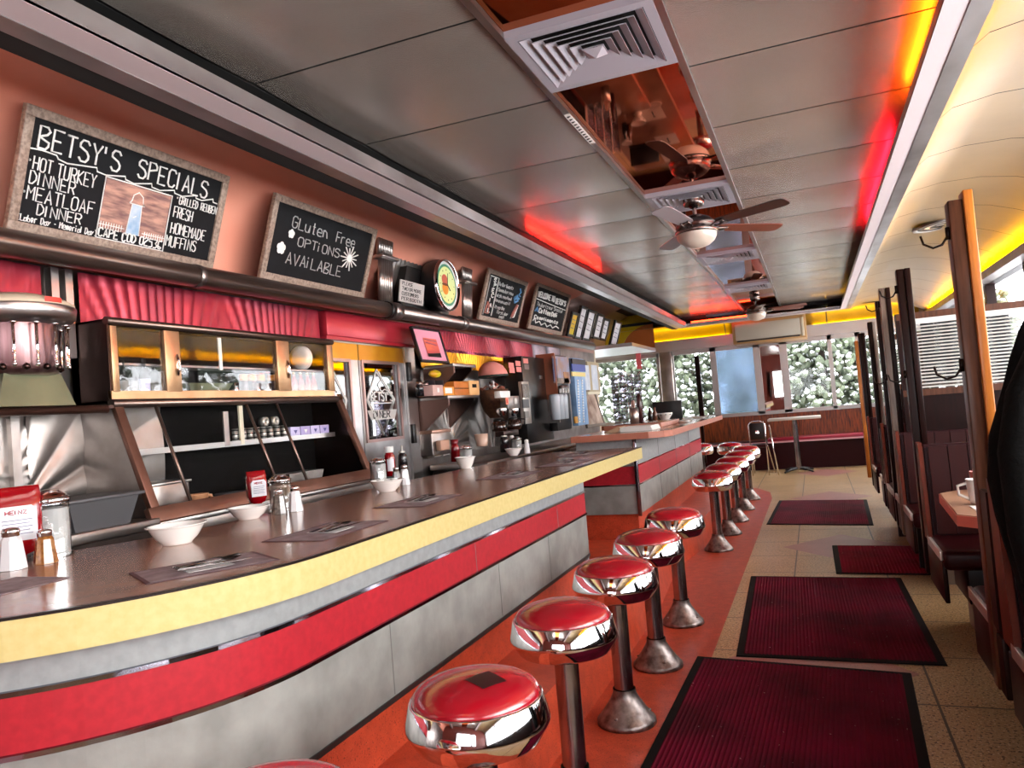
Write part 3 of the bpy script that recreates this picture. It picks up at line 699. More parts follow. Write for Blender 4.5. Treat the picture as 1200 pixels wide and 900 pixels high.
bd = Board('chalkboard', 'large chalkboard headed with specials, turkey and meatloaf dinners and a lighthouse drawing', 'chalkboard', 2.265, 3.49, 2.435, .55, group='chalkboards on the pipe ledge')
bd.write('BETSY\'S', .04, .72, .38, .20, .0052); bd.write('SPECIALS', .50, .735, .42, .185, .005)
bd.line([(.0, .69), (.06, .705), (.12, .70), (.13, .67), (.17, .655), (.3, .70), (.305, .665), (.35, .655), (.44, .70), (.445, .67), (.49, .655), (.58, .71), (.585, .675), (.63, .665), (.71, .715), (.715, .685), (.76, .675), (.84, .73), (.845, .70), (.88, .695), (.95, .75), (.955, .715), (.98, .71)], .0038)
bd.line([(.018, .59), (.021, .59)], .006); bd.write('HOT', .035, .515, .085, .12, .0034); bd.write('TURKEY', .135, .50, .18, .13, .0034)
bd.write('DINNER', .03, .385, .20, .115, .0034); bd.line([(.016, .30), (.019, .30)], .006)
bd.write('MEATLOAF', .03, .235, .30, .125, .0034); bd.write('DINNER', .08, .115, .20, .10, .0034)
bd.write('(Labor Day - Memorial Day)', .005, .035, .335, .06, .0026)
bd.line([(.735, .645), (.737, .645)], .006); bd.write('GRILLED REUBEN', .75, .585, .235, .085, .003)
bd.write('FRESH', .73, .425, .12, .12, .0034); bd.write('HOMEMADE', .73, .245, .22, .12, .0034); bd.write('MUFFINS', .715, .095, .19, .12, .0034)
bd.line([(.35, .025), (.35, .645), (.705, .645), (.705, .025), (.35, .025)], .004)
bd.poly([(.355, .13), (.70, .13), (.70, .635), (.355, .635)], mat('sunset_chalk', '7a5a58', .9, var=('c99a86', 14, .9), stretch=(1, .6, 3)), 'sky_drawing')
bd.poly([(.49, .13), (.56, .13), (.55, .45), (.50, .45)], mat('lighthouse_chalk', '7aa0c4', .9, var=('cfd8e0', 12, .8)), 'lighthouse_drawing', .0012)
bd.line([(.485, .45), (.565, .45), (.555, .48), (.55, .54), (.525, .58), (.50, .54), (.495, .48), (.485, .45)], .003); bd.line([(.51, .3), (.53, .33)], .003); bd.line([(.49, .13), (.50, .45), (.55, .45), (.56, .13)], .0025)
for k in range(9): bd.line([(.362+.013*k, .13), (.362+.013*k, .2)], .0024, name='fence_drawing'); bd.line([(.59+.0125*k, .13), (.59+.0125*k, .19)], .0024, name='fence_drawing')
bd.line([(.355, .17), (.48, .17)], .0024); bd.line([(.575, .165), (.70, .165)], .0024)
bd.write('CAPE COD 02536', .36, .045, .335, .085, .004)
b2 = Board('chalkboard', 'black chalkboard with gluten free options lettering, two white flowers and a chalk sun', 'chalkboard', 3.90, 5.10, 2.445, .545, group='chalkboards on the pipe ledge')
b2.write('GLuten', .16, .70, .36, .155, .004, chalkg, -.02); b2.write('Free', .60, .69, .22, .15, .004, chalkg, -.04)
b2.write('OPTiONS', .24, .475, .44, .125, .0038, chalkg, -.02); b2.write('AVAiLABLE', .165, .20, .57, .155, .004, chalkg, -.02)
for (u, v, r) in ((.165, .61, .05), (.10, .385, .068)):
    for k in range(5):
        a = 2*PI*k/5+.3; q = B(); c = b2.Q(u+math.cos(a)*r*.3, v+math.sin(a)*r*.62, 0)
        q.lathe([(0, .002), (r*.32, .001)], c=(0, 0, 0), n=12); mx = Matrix(((0, 0, b2.n.x), (1, 0, b2.n.y), (0, 1, b2.n.z))).to_4x4(); mx = Matrix((Vector((0, 1, 0)), b2.up, b2.n)).transposed().to_4x4(); mx.translation = c
        bb = B(); bb._add(q.bm, False, mx); bb.build('flower_petal', chalk, b2.t)
for k in range(14):
    a = 2*PI*k/14; r0, r1 = .03, .078+.02*(k % 2); b2.line([(.78+r0*math.cos(a), .5+r0*1.9*math.sin(a)), (.78+r1*math.cos(a), .5+r1*2*math.sin(a))], .005, chalk, 'sun_ray')
b2.poly([(.78+.03*math.cos(2*PI*k/12), .5+.06*math.sin(2*PI*k/12)) for k in range(12)], chalk, 'sun_disc')
b3 = Board('chalkboard', 'squarish chalkboard with a boxed column of letters and a blue drawing', 'chalkboard', 7.30, 8.46, 2.47, .55, fw=.05, group='chalkboards on the pipe ledge')
b3.line([(.05, .93), (.25, .93), (.25, .06)], .008); b3.line([(.05, .9), (.05, .05)], .006, chalkg)
for k, ch in enumerate('SPECIAL'): b3.write(ch, .14+.02*(k % 2), .82-.115*k, .07, .085, .006)
for v, u, tx, w in ((.78, .28, 'To Our Guests', .4), (.65, .29, 'Someday you', .42), (.52, .28, 'wish you had', .42), (.40, .28, 'known us if', .42), (.25, .3, 'it was the', .26), (.14, .38, 'First day', .3), (.05, .46, 'ever!', .14)):
    b3.write(tx, u, v, w, .075, .0045, chalkg)
b3.line([(.86, .86), (.9, .78), (.86, .72), (.9, .68)], .01, chalkb); b3.line([(.75, .6), (.82, .68), (.86, .56), (.78, .5), (.74, .58), (.88, .62)], .014, chalkb, 'blue_drawing')
b3.line([(.87, .45), (.8, .25), (.77, .13)], .02, chalkr, 'red_drawing'); b3.line([(.9, .46), (.85, .15), (.76, .1), (.86, .44)], .008)
b3.line([(.1, .35), (.08, .1), (.16, .1), (.14, .3), (.1, .35)], .012, chalkr, 'red_drawing')
b4 = Board('chalkboard', 'chalkboard with welcome heading and wavy underline, nearest to the row of small frames', 'chalkboard', 8.80, 10.15, 2.485, .585, fw=.05, group='chalkboards on the pipe ledge')
b4.write('WELCOME TO', .05, .74, .52, .13, .009); b4.write('BETSY\'S', .60, .72, .34, .13, .009)
b4.line([(.04, .68), (.3, .66), (.6, .64), (.97, .62)], .006)
b4.write('Today is our Special', .08, .52, .85, .09, .005, chalkg); b4.line([(.06, .38), (.1, .48), (.13, .38)], .012, chalkb); b4.write('Coffee Deli', .17, .37, .6, .11, .008)
b4.write('Compliments', .08, .2, .75, .085, .007); b4.line([(.06, .14), (.1, .22), (.15, .1), (.25, .16), (.32, .08), (.42, .15), (.5, .07), (.6, .14), (.68, .07), (.78, .14), (.88, .1)], .008)
# row of small frames at the end of the ledge
yy = [(665, 671, 'yellow'), (673, 679, 'white'), (682, 689, 'white'), (689, 696, 'cream'), (698, 704, 'white'), (706, 711, 'white'), (714, 720, 'white')]
lbs = ['yellow and orange print in a small dark frame beside the welcome board', 'tall white notice in a thick black frame after the yellow print', 'narrow white notice leaning in a black frame, third in the row', 'cream print hung in a small black frame above the ledge, mid row', 'pale print with a blue figure, next after the cream print', 'pale print hung second to last in the row of small frames', 'white notice leaning at the end of the ledge, last small frame']
Ys = [at((a+c)/2, 385, x=-3.18).y for a, c, k in yy]
for (a, c, k), lb, i in zip(yy, lbs, range(7)):
    ya, yb = at(a-1, 385, x=-3.19).y, at(c+.5, 385, x=-3.19).y
    m = {'yellow': mat('yellow_print', 'b8b42a', .6, var=('d88a1e', 3, .8)), 'white': mat('white_print', 'd6d2d2', .6, var=('8a88a0', 12, .5)), 'cream': mat('cream_print', 'cfc4a4', .6, var=('8f6a50', 10, .5))}[k]
    hh = (.36, .50, .48, .42, .42, .38, .45)[i]; zb = (2.49, 2.475, 2.48, 2.575, 2.56, 2.56, 2.485)[i]
    fr = Board('picture_frame', lb, 'picture frame', ya, yb, zb, hh, fw=.04, group='small frames on the ledge', m_frame=blackm, m_face=m, xb=-3.19 if zb < 2.5 else -3.24, th=.04)
    for q in range(3): fr.line([(.25, .75-.2*q), (.75, .72-.2*q)], .006, mat('print_grey', '77757c', .7), 'printed_line')
# clock, its backing and the two fluted pilasters
t = thing('wall_clock_panel', 'fluted silver panel with black backing behind the round clock', 'wall panel', (-3.3, 6.2, 2.47))
b = B()
def f(u, v): y = 5.55+1.35*u; z = 2.47+.42*v; return Vector((-3.36+.10*v+.01*abs(math.sin(u*60+ (v-.5)*8)), y, z))
b.grid(f, 120, 4); b.build('fluted_panel', sun, t)
b = B(); b.hexa([(-3.34, 5.75, 2.47), (-3.24, 5.75, 2.47), (-3.24, 6.5, 2.47), (-3.34, 6.5, 2.47), (-3.28, 5.85, 2.82), (-3.2, 5.85, 2.82), (-3.2, 6.5, 2.82), (-3.28, 6.5, 2.82)]); b.build('black_backing', blackm, t)
def pilaster(yc, label):
    t = thing('fluted_pilaster', label, 'pilaster', (-3.2, yc, 2.45), 'silver pilasters beside the clock')
    b = B(); n = 6
    for k in range(n): b.tube([(-3.19+.03*0, yc-.1+.2*(k+.5)/n, 2.45), (-3.16, yc-.1+.2*(k+.5)/n, 2.80)], .019, 10)
    b.build('shaft', steelw, t)
    b = B(); b.box((-3.21, yc-.13, 2.795), (-3.1, yc+.13, 2.82), .008); b.build('collar', steel, t)
    b = B()
    for k in range(n): b.tube([(-3.17, yc-.11+.22*(k+.5)/n, 2.82), (-3.15, yc-.11+.22*(k+.5)/n, 2.95), (-3.19, yc-.11+.22*(k+.5)/n, 2.975)], .02, 10)
    b.build('capital', steelw, t)
pilaster(5.42, 'fluted silver pilaster between the gluten free chalkboard and the clock'); pilaster(7.0, 'fluted silver pilaster right of the clock')
t = thing('wall_clock', 'round chrome clock with a burger picture on a pale green dial', 'clock', (-3.05, 6.33, 2.5))
cc = at(524, 335, x=-3.05); R = .235; cz = 2.685; cy = cc.y
def lx(prof, name, m, n=40):
    b = B(); b.lathe([(r, h) for r, h in prof], c=(-3.12, cy, cz), n=n, axis='x'); return b.build(name, m, t)
lx([(R*.9, -.1), (R, -.08), (R*1.03, .02), (R*1.03, .06)], 'case', blackm)
lx([(R*1.03, .06), (R*1.02, .085), (R*.97, .09), (R*.93, .07)], 'bezel', chrome)
lx([(R*.94, .068), (R*.82, .0685)], 'white_ring', whitep); lx([(R*.83, .069), (R*.72, .0695)], 'green_ring', mat('clock_green', '3f8a6a', .5)); lx([(R*.73, .07), (0, .07)], 'dial', mat('pale_green_dial', 'cfe0a0', .5, var=('e6dc7a', 6, .7)))
b = B(); b.lathe([(0, .004), (.05, .002)], c=(0, 0, 0), n=20)
def patch(dy, dz, ry, rz, m, name, off):
    q = B(); vs = [q.bm.verts.new((-3.12+off, cy+dy+ry*math.cos(2*PI*k/20), cz+dz+rz*math.sin(2*PI*k/20))) for k in range(20)]; q._f(vs); q.build(name, m, t)
patch(-.045, .045, .06, .05, mat('burger_pink', 'c0604a', .5), 'burger_print', .0725); patch(-.045, -.04, .06, .055, mat('burger_orange', 'dd8a28', .5), 'burger_print', .0725); patch(-.045, .0, .065, .012, mat('burger_brown', '6a3018', .5), 'burger_print', .074)
b = B()
for k in range(12):
    a = 2*PI*k/12; b.tube([(-3.0485, cy+.135*math.cos(a), cz+.135*math.sin(a)), (-3.0485, cy+.147*math.cos(a), cz+.147*math.sin(a))], .003, 4)
b.build('hour_mark', blackm, t)
b = B(); b.tube([(-3.045, cy, cz), (-3.045, cy+.05, cz-.05)], .004, 5); b.tube([(-3.045, cy, cz), (-3.045, cy+.02, cz+.11)], .003, 5); b.build('clock_hand', blackm, t)
# notice card below the clock
t = thing('notice_card', 'small grey card asking for two or more customers per booth, left of the clock', 'sign', (-3.13, 5.73, 2.46))
s0 = at(467, 359, x=-3.13); s1 = at(495, 363, x=-3.13); yb, yc = s0.y, s1.y
b = B(); b.hexa([(-3.13, yb, 2.462), (-3.12, yb, 2.462), (-3.12, yc, 2.462), (-3.13, yc, 2.462), (-3.10, yb, 2.64), (-3.09, yb, 2.64), (-3.09, yc, 2.64), (-3.10, yc, 2.64)]); b.build('card', mat('grey_card', 'b4aeaa', .6), t)
up = Vector((.03, 0, .178)).normalized(); W = yc-yb
for k, (tx, w) in enumerate((('PLEASE', .45), ('TWO OR MORE', .85), ('CUSTOMERS', .7), ('PER BOOTH', .85))):
    b = B(); fit(b, tx, Vector((-3.117+.03*(.78-.23*k)*.9, yb+W*.08, 2.462+.178*(.78-.235*k))), (0, 1, 0), up, .027, .0026, W*w); b.build('lettering', blackm, t)

# thin cable running up the wall from the clock panel
b = B(); b.tube([at(503, 302, x=-3.24), at(510, 295, x=-3.2), at(520, 289, x=-3.16), at(533, 286, x=-3.13), at(548, 284, x=-3.10)], .004, 6); solo('cable', b, MATS['print_grey'], 'thin cable curving up the salmon wall above the round clock', 'cable')
b = B(); p0, p1 = at(743, 394, y=15.42), at(752, 432, y=15.42); b.box((p0.x, 15.42, p1.z), (p1.x, 15.44, p0.z)); solo('banner', b, mat('rose_banner', 'd8606a', .6), 'narrow rose red banner hanging in the far left window behind the cup stacks', 'banner')
# ================================================================ BACK BAR
def S(b, px0, py0, px1, py1, X, d=.1, bev=0.):
    """box whose front lies on x=X between two photo corners, d deep towards the wall"""
    pm = (py0+py1)/2; c = at(px1, pm, x=X); w0 = c.y-at(px0, pm, x=X).y   # px0 is the rear edge of the visible end
    while c.y-at(px0, pm, x=X-d).y < .6*w0: d *= .85
    a = at(px0, pm, x=X-d); zt = at((px0+px1)/2, py0, x=X).z; zb = at((px0+px1)/2, py1, x=X).z
    b.box((X-d, a.y, zb), (X, c.y, zt), bev); return a.y, c.y, zb, zt
tile = mat('dark_wall_tile', '2c2523', .25, var=('433833', 5, .7)); brownsteel = mat('brown_case_frame', '7c5546', .35, .5, var=('5c3c30', 6, .6))
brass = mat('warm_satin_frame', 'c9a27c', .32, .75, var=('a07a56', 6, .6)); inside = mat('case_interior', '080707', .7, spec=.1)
greenst = mat('greenish_steel', '7d8468', .35, .5, var=('5f6650', 4, .7))
# back counter below the cases
t = thing('back_counter', 'dark tiled back counter under the display cases with grey steel lip', 'counter', (-3.15, 2.7, 0))
b = B(); b.box((-3.40, 1.78, 0), (-2.95, 5.0, 1.05)); b.build('body', tile, t)
b = B(); b.box((-3.40, 1.78, 1.05), (-2.90, 2.72, 1.10), .006); b.build('worktop', steelw, t)
b = B()
for y in (1.9, 2.2, 2.5): b.box((-2.952, y-.004, .7), (-2.947, y+.004, 1.0))
b.box((-2.952, 1.78, .96), (-2.947, 5.0, .966)); b.build('tile_joint', mat('tile_joint', '5c524c', .6), t)
b = B(); b.box((-2.955, 2.74, .985), (-2.93, 4.62, 1.05), .003); b.build('rail', steelw, t)
b = B()
for k in range(4): b.box((-2.955, 4.64, .86+.06*k), (-2.93, 4.98, .89+.06*k))
b.build('grille', blackm, t)
t = thing('back_counter', 'dark steel back counter with sink beyond the kitchen doors', 'counter', (-3.1, 8.4, 0))
b = B(); b.box((-3.40, 6.4, 0), (-2.85, 11.2, .98)); b.build('body', mat('dark_cabinet', '1c1a1a', .4, .5), t)
b = B(); b.box((-3.40, 6.35, .98), (-2.8, 11.2, 1.03), .006); b.build('worktop', steelw, t)
b = B(); b.box((-2.84, 8.6, .60), (-2.72, 10.6, .98), .01); b.build('sink_front', mat('dull_sink_steel', '6f6862', .4, .9), t)
# grey tub on the back counter
t = thing('bus_tub', 'grey plastic dish tub on the back counter left of the slanted case', 'tub', (-3.05, 2.44, 1.10))
b = B(); grey = mat('grey_tub_plastic', '4e4c4e', .45)
b.hexa([(-3.18, 2.30, 1.10), (-2.93, 2.30, 1.10), (-2.93, 2.575, 1.10), (-3.18, 2.575, 1.10), (-3.20, 2.25, 1.235), (-2.90, 2.25, 1.235), (-2.90, 2.61, 1.235), (-3.20, 2.61, 1.235)]); b.build('body', grey, t)
b = B(); b.box((-3.22, 2.23, 1.225), (-2.885, 2.63, 1.24), .004); b.build('rim', grey, t)
# shelf carrying the dispenser
t = thing('wall_shelf', 'steel shelf with a round brown front rail holding the drink dispenser', 'shelf', (-3.28, 1.7, 1.62))
b = B(); b.box((-3.40, .5, 1.635), (-3.13, 2.70, 1.65)); b.build('plate', steeld, t)
b = B(); b.tube([(-3.13, .5, 1.632), (-3.13, 2.66, 1.632)], .02, 14); b.build('rail', mat('brown_rail', '57382f', .3, .7), t)
b = B(); b.box((-3.15, .8, 1.652), (-3.12, 2.36, 1.69), .003); b.build('lip', steelw, t)
# drum drink dispenser
t = thing('drink_dispenser', 'round chrome drink dispenser with cream lid and hanging rods at the left photo edge', 'drink dispenser', (-3.19, 2.27, 1.65))
c = (-3.19, 2.27, 0)
b = B(); b.lathe([(0, 2.145), (.12, 2.135), (.205, 2.11), (.235, 2.09), (.238, 2.075)], c, 40); b.build('lid', mat('cream_lid', 'd9c6ac', .4), t)
b = B(); b.lathe([(.238, 2.078), (.242, 2.07), (.236, 2.03), (.215, 2.01), (.16, 2.0)], c, 40); b.build('rim', steel, t)
b = B(); b.lathe([(.165, 2.01), (.165, 1.82), (.155, 1.795), (.13, 1.785), (0, 1.785)], c, 36); b.build('drum', mat('drum_steel_red_reflection', '9c7e7e', .3, .9, var=('6c4648', 7, .8), stretch=(3, 3, .2)), t)  # chrome drum, with the red it reflects painted into its colour
b = B(); b.hexa([(-3.33, 2.10, 1.65), (-3.07, 2.10, 1.65), (-3.07, 2.45, 1.65), (-3.33, 2.45, 1.65), (-3.30, 2.15, 1.79), (-3.10, 2.15, 1.79), (-3.10, 2.41, 1.79), (-3.30, 2.41, 1.79)]); b.build('pedestal', greenst, t)
for k in range(10):
    a = -1.9+k*.42; x, y = -3.19+.2*math.cos(a), 2.27+.2*math.sin(a)
    b = B(); b.tube([(x, y, 2.0), (x, y, 1.995), (x, y, 1.99), (x, y, 1.835), (x, y, 1.83)], [.016, .016, .0065, .0065, .009], 8); b.ball((x, y, 1.822), .011, 1); b.build('rod', chrome, t)
for k in range(5):
    a = -.9+k*.5; x, y = -3.19+.168*math.cos(a), 2.27+.168*math.sin(a); b = B(); b.ball((x, y, 1.815), .017, 1); b.build('valve', steeld, t)
b = B(); c2 = Vector((-3.19, 2.27, 2.10)); 
def f(u, v): a = -.12+.34*u; return Vector((-3.19+.2375*math.cos(a), 2.27+.2375*math.sin(a), 2.083+.022*v))
b.grid(f, 6, 1); b.build('badge', mat('red_badge', 'c23a2a', .4), t)
# ---- upper display cabinet
XC = -3.15; yl, yr = at(128, 420, x=XC).y, at(389, 435, x=XC).y; zb, zt = 1.665, 2.075
t = thing('display_cabinet', 'upper display cabinet with warm metal door frames and bottles behind sliding glass', 'cabinet', (-3.28, (yl+yr)/2, zb))
b = B(); b.box((-3.405, yl, zb), (XC-.005, yl+.012, zt)); b.build('side_panel', steeld, t)
b = B(); b.box((-3.405, yr-.012, zb), (XC-.005, yr, zt)); b.build('side_panel', steeld, t)
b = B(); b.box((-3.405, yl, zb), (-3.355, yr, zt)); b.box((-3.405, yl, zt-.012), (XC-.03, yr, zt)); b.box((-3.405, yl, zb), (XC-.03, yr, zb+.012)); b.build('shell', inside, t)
b = B(); b.tube([(XC, yl-.01, zt-.012), (XC, yr+.02, zt-.012)], .02, 14); b.build('top_rail', bronze, t)
b = B(); b.tube([(XC+.005, yl-.01, zb-.008), (XC+.005, yr+.03, zb-.008)], .022, 14); b.build('bottom_rail', bronze, t)
b = B(); b.box((XC-.02, yl, zb+.015), (XC+.002, yr, zb+.055)); b.build('sill', brass, t)
for p0, p1 in ((130, 138), (193, 211), (324, 339), (383, 390)):
    b = B(); ya, yc = at(p0, 420, x=XC).y, at(p1, 425, x=XC).y; b.box((XC-.02, ya, zb+.05), (XC+.006, yc, zt-.035), .002); f = b.build('door_stile', brass, t)
    if p0 in (193, 324):
        b = B(); ym = yc-.02; b.tube([(XC+.008, ym-.006, 1.80), (XC+.014, ym-.014, 1.84), (XC+.014, ym-.014, 1.87), (XC+.008, ym-.006, 1.915)], .005, 6); b.tube([(XC+.008, ym-.006, 1.80), (XC+.014, ym+.004, 1.84), (XC+.014, ym+.004, 1.87), (XC+.008, ym-.006, 1.915)], .005, 6); b.build('handle', chrome, f)
for p0, p1 in ((138, 193), (211, 324), (339, 383)):
    b = B(); ya, yc = at(p0, 420, x=XC).y, at(p1, 425, x=XC).y; b.box((XC-.014, ya, zb+.05), (XC-.010, yc, zt-.035)); b.build('glass_pane', glassmat('case_glass', gl=.0, hi=.13), t)
b = B(); b.box((-3.39, yl+.02, 1.855), (XC-.06, yr-.02, 1.867)); b.build('shelf', steelw, t)
b = B(); ym = at(262, 420, x=XC).y; b.box((XC-.028, ym-.012, 1.84), (XC-.02, ym+.012, 2.03)); b.build('shelf_bracket', whitep, t)
# bottles, glasses and plates in the cabinet
def bottle_proto(name, label, group, col, lab, r=.028, h=.2, capc='0d0c0d'):
    t = thing(name, label, 'bottle', (0, 0, 0), group)
    b = B(); b.lathe([(0, 0), (r, .003), (r, h*.58), (r*.8, h*.68), (r*.4, h*.78), (r*.38, h*.92), (0, h*.92)], n=16); b.build('body', mat('bottle_'+col, col, .3, spec=.2), t)
    b = B(); b.lathe([(r*.44, h*.9), (r*.44, h), (0, h)], n=12); b.build('cap', mat('cap_'+capc, capc, .4), t)
    b = B(); b.lathe([(r*1.015, h*.12), (r*1.015, h*.5)], n=16); b.build('paper_label', mat('label_'+lab, lab, .6), t); return t
bt = bottle_proto('syrup_bottle', 'dark bottle with black and white label at the left end of the display cabinet', 'bottles in the display cabinet', '120c0c', '8f8a86'); bt.location = (-3.22, at(147, 440, x=-3.2).y, zb+.012)
bt2 = bottle_proto('syrup_bottle', 'dark bottle with tall white and violet label in the display cabinet', 'bottles in the display cabinet', '140d0e', 'c9c6e2', .026, .215); bt2.location = (-3.2, at(169, 440, x=-3.2).y, zb+.012)
for px, sr, lb in ((157, bt, 'dark bottle between the two labelled ones in the display cabinet'), (180, bt, 'dark bottle right of the violet labelled one, beside the first door stile')): dup(sr, (-3.25, at(px, 440, x=-3.25).y, zb+.012), 1.5, lb)
rb = bottle_proto('sauce_bottle', 'red sauce bottle behind the right sliding pane, front left', 'red bottles in the display cabinet', 'b01a20', 'e06a50', .02, .17, 'c9a05a')
for i, (px, lb) in enumerate(((345, None), (353, 'red sauce bottle behind the right pane, second from left'), (361, 'red sauce bottle behind the right pane, second from right'), (368, 'red sauce bottle behind the right pane, rightmost'))):
    p = (-3.2, at(px, 455, x=-3.2).y, zb+.012)
    if lb: dup(rb, p, i, lb)
    else: rb.location = p
# yellow capped jars and glasses behind the middle pane
ja = thing('spice_jar', 'yellow capped jar behind the middle pane, leftmost', 'jar', (0, 0, 0), 'yellow capped jars in the display cabinet')
b = B(); b.lathe([(0, 0), (.026, .004), (.026, .1), (.022, .115)], n=16); b.build('body', mat('jar_purple_brown', '3a2228', .3, spec=.2), ja)
b = B(); b.lathe([(.025, .112), (.025, .15), (0, .152)], n=16); b.build('cap', mat('amber_cap', 'e08a10', .4), ja)
for i, (px, lb) in enumerate(((286, None), (296, 'yellow capped jar behind the middle pane, second from left'), (306, 'yellow capped jar behind the middle pane, second from right'), (318, 'yellow capped jar behind the middle pane, rightmost'))):
    p = (-3.24, at(px, 452, x=-3.24).y, zb+.012)
    if lb: dup(ja, p, i, lb)
    else: ja.location = p
gl = thing('drinking_glass', 'clear glass in front of the amber jars in the display cabinet, left one', 'glass', (0, 0, 0), 'glasses in the display cabinet')
b = B(); b.lathe([(0, .004), (.024, .002), (.03, .09), (.028, .09), (.022, .008), (0, .008)], n=18); b.build('tumbler', jarglass, gl)
for i, (px, lb) in enumerate(((275, None), (301, 'clear glass in front of the amber jars, middle one'), (313, 'clear glass in front of the amber jars, right one'))):
    p = (-3.19, at(px, 455, x=-3.19).y, zb+.012)
    if lb: dup(gl, p, 0, lb)
    else: gl.location = p
t = thing('serving_tray', 'pale greenish glass tray lying behind the middle pane of the display cabinet', 'tray', (-3.25, at(237, 455, x=-3.25).y, zb+.012))
b = B(); y = t.location.y; b.hexa([(-3.33, y-.14, zb+.012), (-3.19, y-.14, zb+.012), (-3.19, y+.1, zb+.012), (-3.33, y+.1, zb+.012), (-3.35, y-.18, zb+.10), (-3.17, y-.18, zb+.10), (-3.17, y+.16, zb+.10), (-3.35, y+.16, zb+.10)]); b.build('tray', greenst, t)
t = thing('saucer', 'white plate standing on edge on the upper shelf behind the right pane', 'plate', (-3.25, at(353, 422, x=-3.25).y, 1.868), 'plates in the display cabinet')
b = B(); b.lathe([(0, 0), (.05, .003), (.085, .012), (.084, .016), (.05, .007), (0, .005)], c=(-3.25, t.location.y, 1.95), n=30, axis='y'); b.build('plate', white, t)
dup(t, (-3.25, t.location.y-.03, 1.868), 0, 'grey edge of a second plate left of the white plate behind the right pane')
# ---- slanted display case
xt, xb2, z1, z0 = -3.15, -2.93, 1.645, 1.08
t = thing('slanted_display_case', 'brown framed display case with slanted glass standing on the back counter', 'display case', (-3.2, (yl+yr)/2, 1.05))
def sl(y, v, off=0.): return Vector((xb2+(xt-xb2)*v+off, y, z0+(z1-z0)*v))
def bar2(y, v0, v1, w, m, name, d=.03):
    b = B(); a, c = sl(y, v0), sl(y, v1); b.obox((a+c)/2, w, (c-a).length, d, (0, 1, 0), c-a, .002); return b.build(name, m, t)
bar2(yl+.025, .02, 1., .05, brownsteel, 'frame_post'); bar2(yr+.06, .02, 1., .05, brownsteel, 'frame_post')
b = B(); a = sl(0, .05); b.obox((a.x, (yl+yr)/2+.03, a.z), yr-yl+.1, .075, .035, (0, 1, 0), sl(0, 1)-sl(0, 0), .003); b.build('frame_rail', brownsteel, t)
b = B(); b.box((xb2-.03, yl, 1.05), (xb2+.012, yr+.08, 1.075), .003); b.build('bottom_trim', steel, t)
b = B(); b.quad(sl(yl, .08, -.004), sl(yr+.08, .08, -.004), sl(yr+.06, 1, -.004), sl(yl, 1, -.004)); b.build('glass_pane', MATS['case_glass'], t)
for (p0, q0), (p1, q1) in (((185, 483), (224, 582)), ((293, 481), (323, 551)), ((325, 478), (361, 559))):
    b = B(); a = at(p0, q0, x=xt); e = at(p1, q1, x=xb2); ym = (a.y+e.y)/2
    a = sl(ym, 1, .004); e = sl(ym, .1, .004); b.tube([a, e], .009, 8); b.build('divider', mat('divider_bronze', '6e5a50', .3, .8), t)
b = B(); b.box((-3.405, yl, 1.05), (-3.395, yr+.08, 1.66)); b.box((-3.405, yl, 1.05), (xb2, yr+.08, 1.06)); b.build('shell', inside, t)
b = B(); b.prism([(-3.405, 1.05), (xb2-.01, 1.06), (xt-.01, 1.65), (-3.405, 1.65)], 'y', yl, yl+.01); b.build('side_panel', steelw, t)
b = B(); b.prism([(-3.405, 1.05), (xb2-.01, 1.06), (xt-.01, 1.65), (-3.405, 1.65)], 'y', yr+.07, yr+.08); b.build('side_panel', steeld, t)
b = B(); b.box((-3.39, yl+.15, 1.40), (-3.17, yr+.0, 1.412)); b.box((-3.17, yl+.15, 1.395), (-3.162, yr, 1.425)); b.build('shelf', steel, t)
b = B(); ym = at(282, 500, x=-3.17).y; b.box((-3.172, ym-.016, 1.40), (-3.16, ym+.016, 1.63)); b.build('shelf_hanger', cream, t)
b = B(); b.box((-3.17, yl+.75, 1.40), (-3.16, yl+.79, 1.6)); b.build('shelf_hanger', steelw, t)
# cream tubs and violet cartons inside
cu = thing('lidded_tin', 'white tin on the shelf in the slanted case, leftmost of the row', 'tin', (0, 0, 0), 'row of tins in the slanted case')
b = B(); b.lathe([(0, 0), (.02, 0), (.02, .085), (0, .085)], n=14); b.build('body', mat('tin_body', 'b4b0a8', .3, .6), cu)
for z in (.02, .045, .07):
    b = B(); b.lathe([(.0205, z), (.0215, z+.004), (.0205, z+.008)], n=14); b.build('ring', blackm, cu)
ords = ('leftmost of the row', 'second from left', 'third from left', 'fourth from left', 'fifth from left', 'sixth from left', 'seventh from left', 'eighth, by the cartons')
for i, px in enumerate((276, 285, 293, 301, 309, 317, 325, 333)):
    p = (-3.2, at(px, 512, x=-3.2).y, 1.412)
    if i: dup(cu, p, i, 'white tin on the shelf in the slanted case, '+ords[i])
    else: cu.location = p
for i, (p0, p1, lb) in enumerate(((341, 352, 'violet carton beside the row of tins in the slanted case'), (353, 364, 'pale violet carton with a white mark, middle of the slanted case shelf'), (365, 375, 'violet carton second from the right on the slanted case shelf'), (376, 386, 'violet carton at the right end of the slanted case shelf'))):
    t2 = thing('small_carton', lb, 'carton', (-3.22, at((p0+p1)/2, 508, x=-3.2).y, 1.412), 'violet cartons in the slanted case')
    ya, yc = at(p0, 508, x=-3.2).y, at(p1, 508, x=-3.2).y
    b = B(); b.box((-3.28, ya, 1.412), (-3.2, yc, 1.482), .003); b.build('box', mat('violet_carton', 'a79ac6', .6) if i % 2 else mat('pale_violet_carton', 'c2b8da', .6), t2)
    b = B(); ym = (ya+yc)/2; b.prism([(ym-.018, 1.46), (ym+.018, 1.46), (ym, 1.435)], 'x', -3.1995, -3.1985); b.build('printed_mark', whitep if i == 1 else mat('violet_mark', '4a4480', .6), t2)
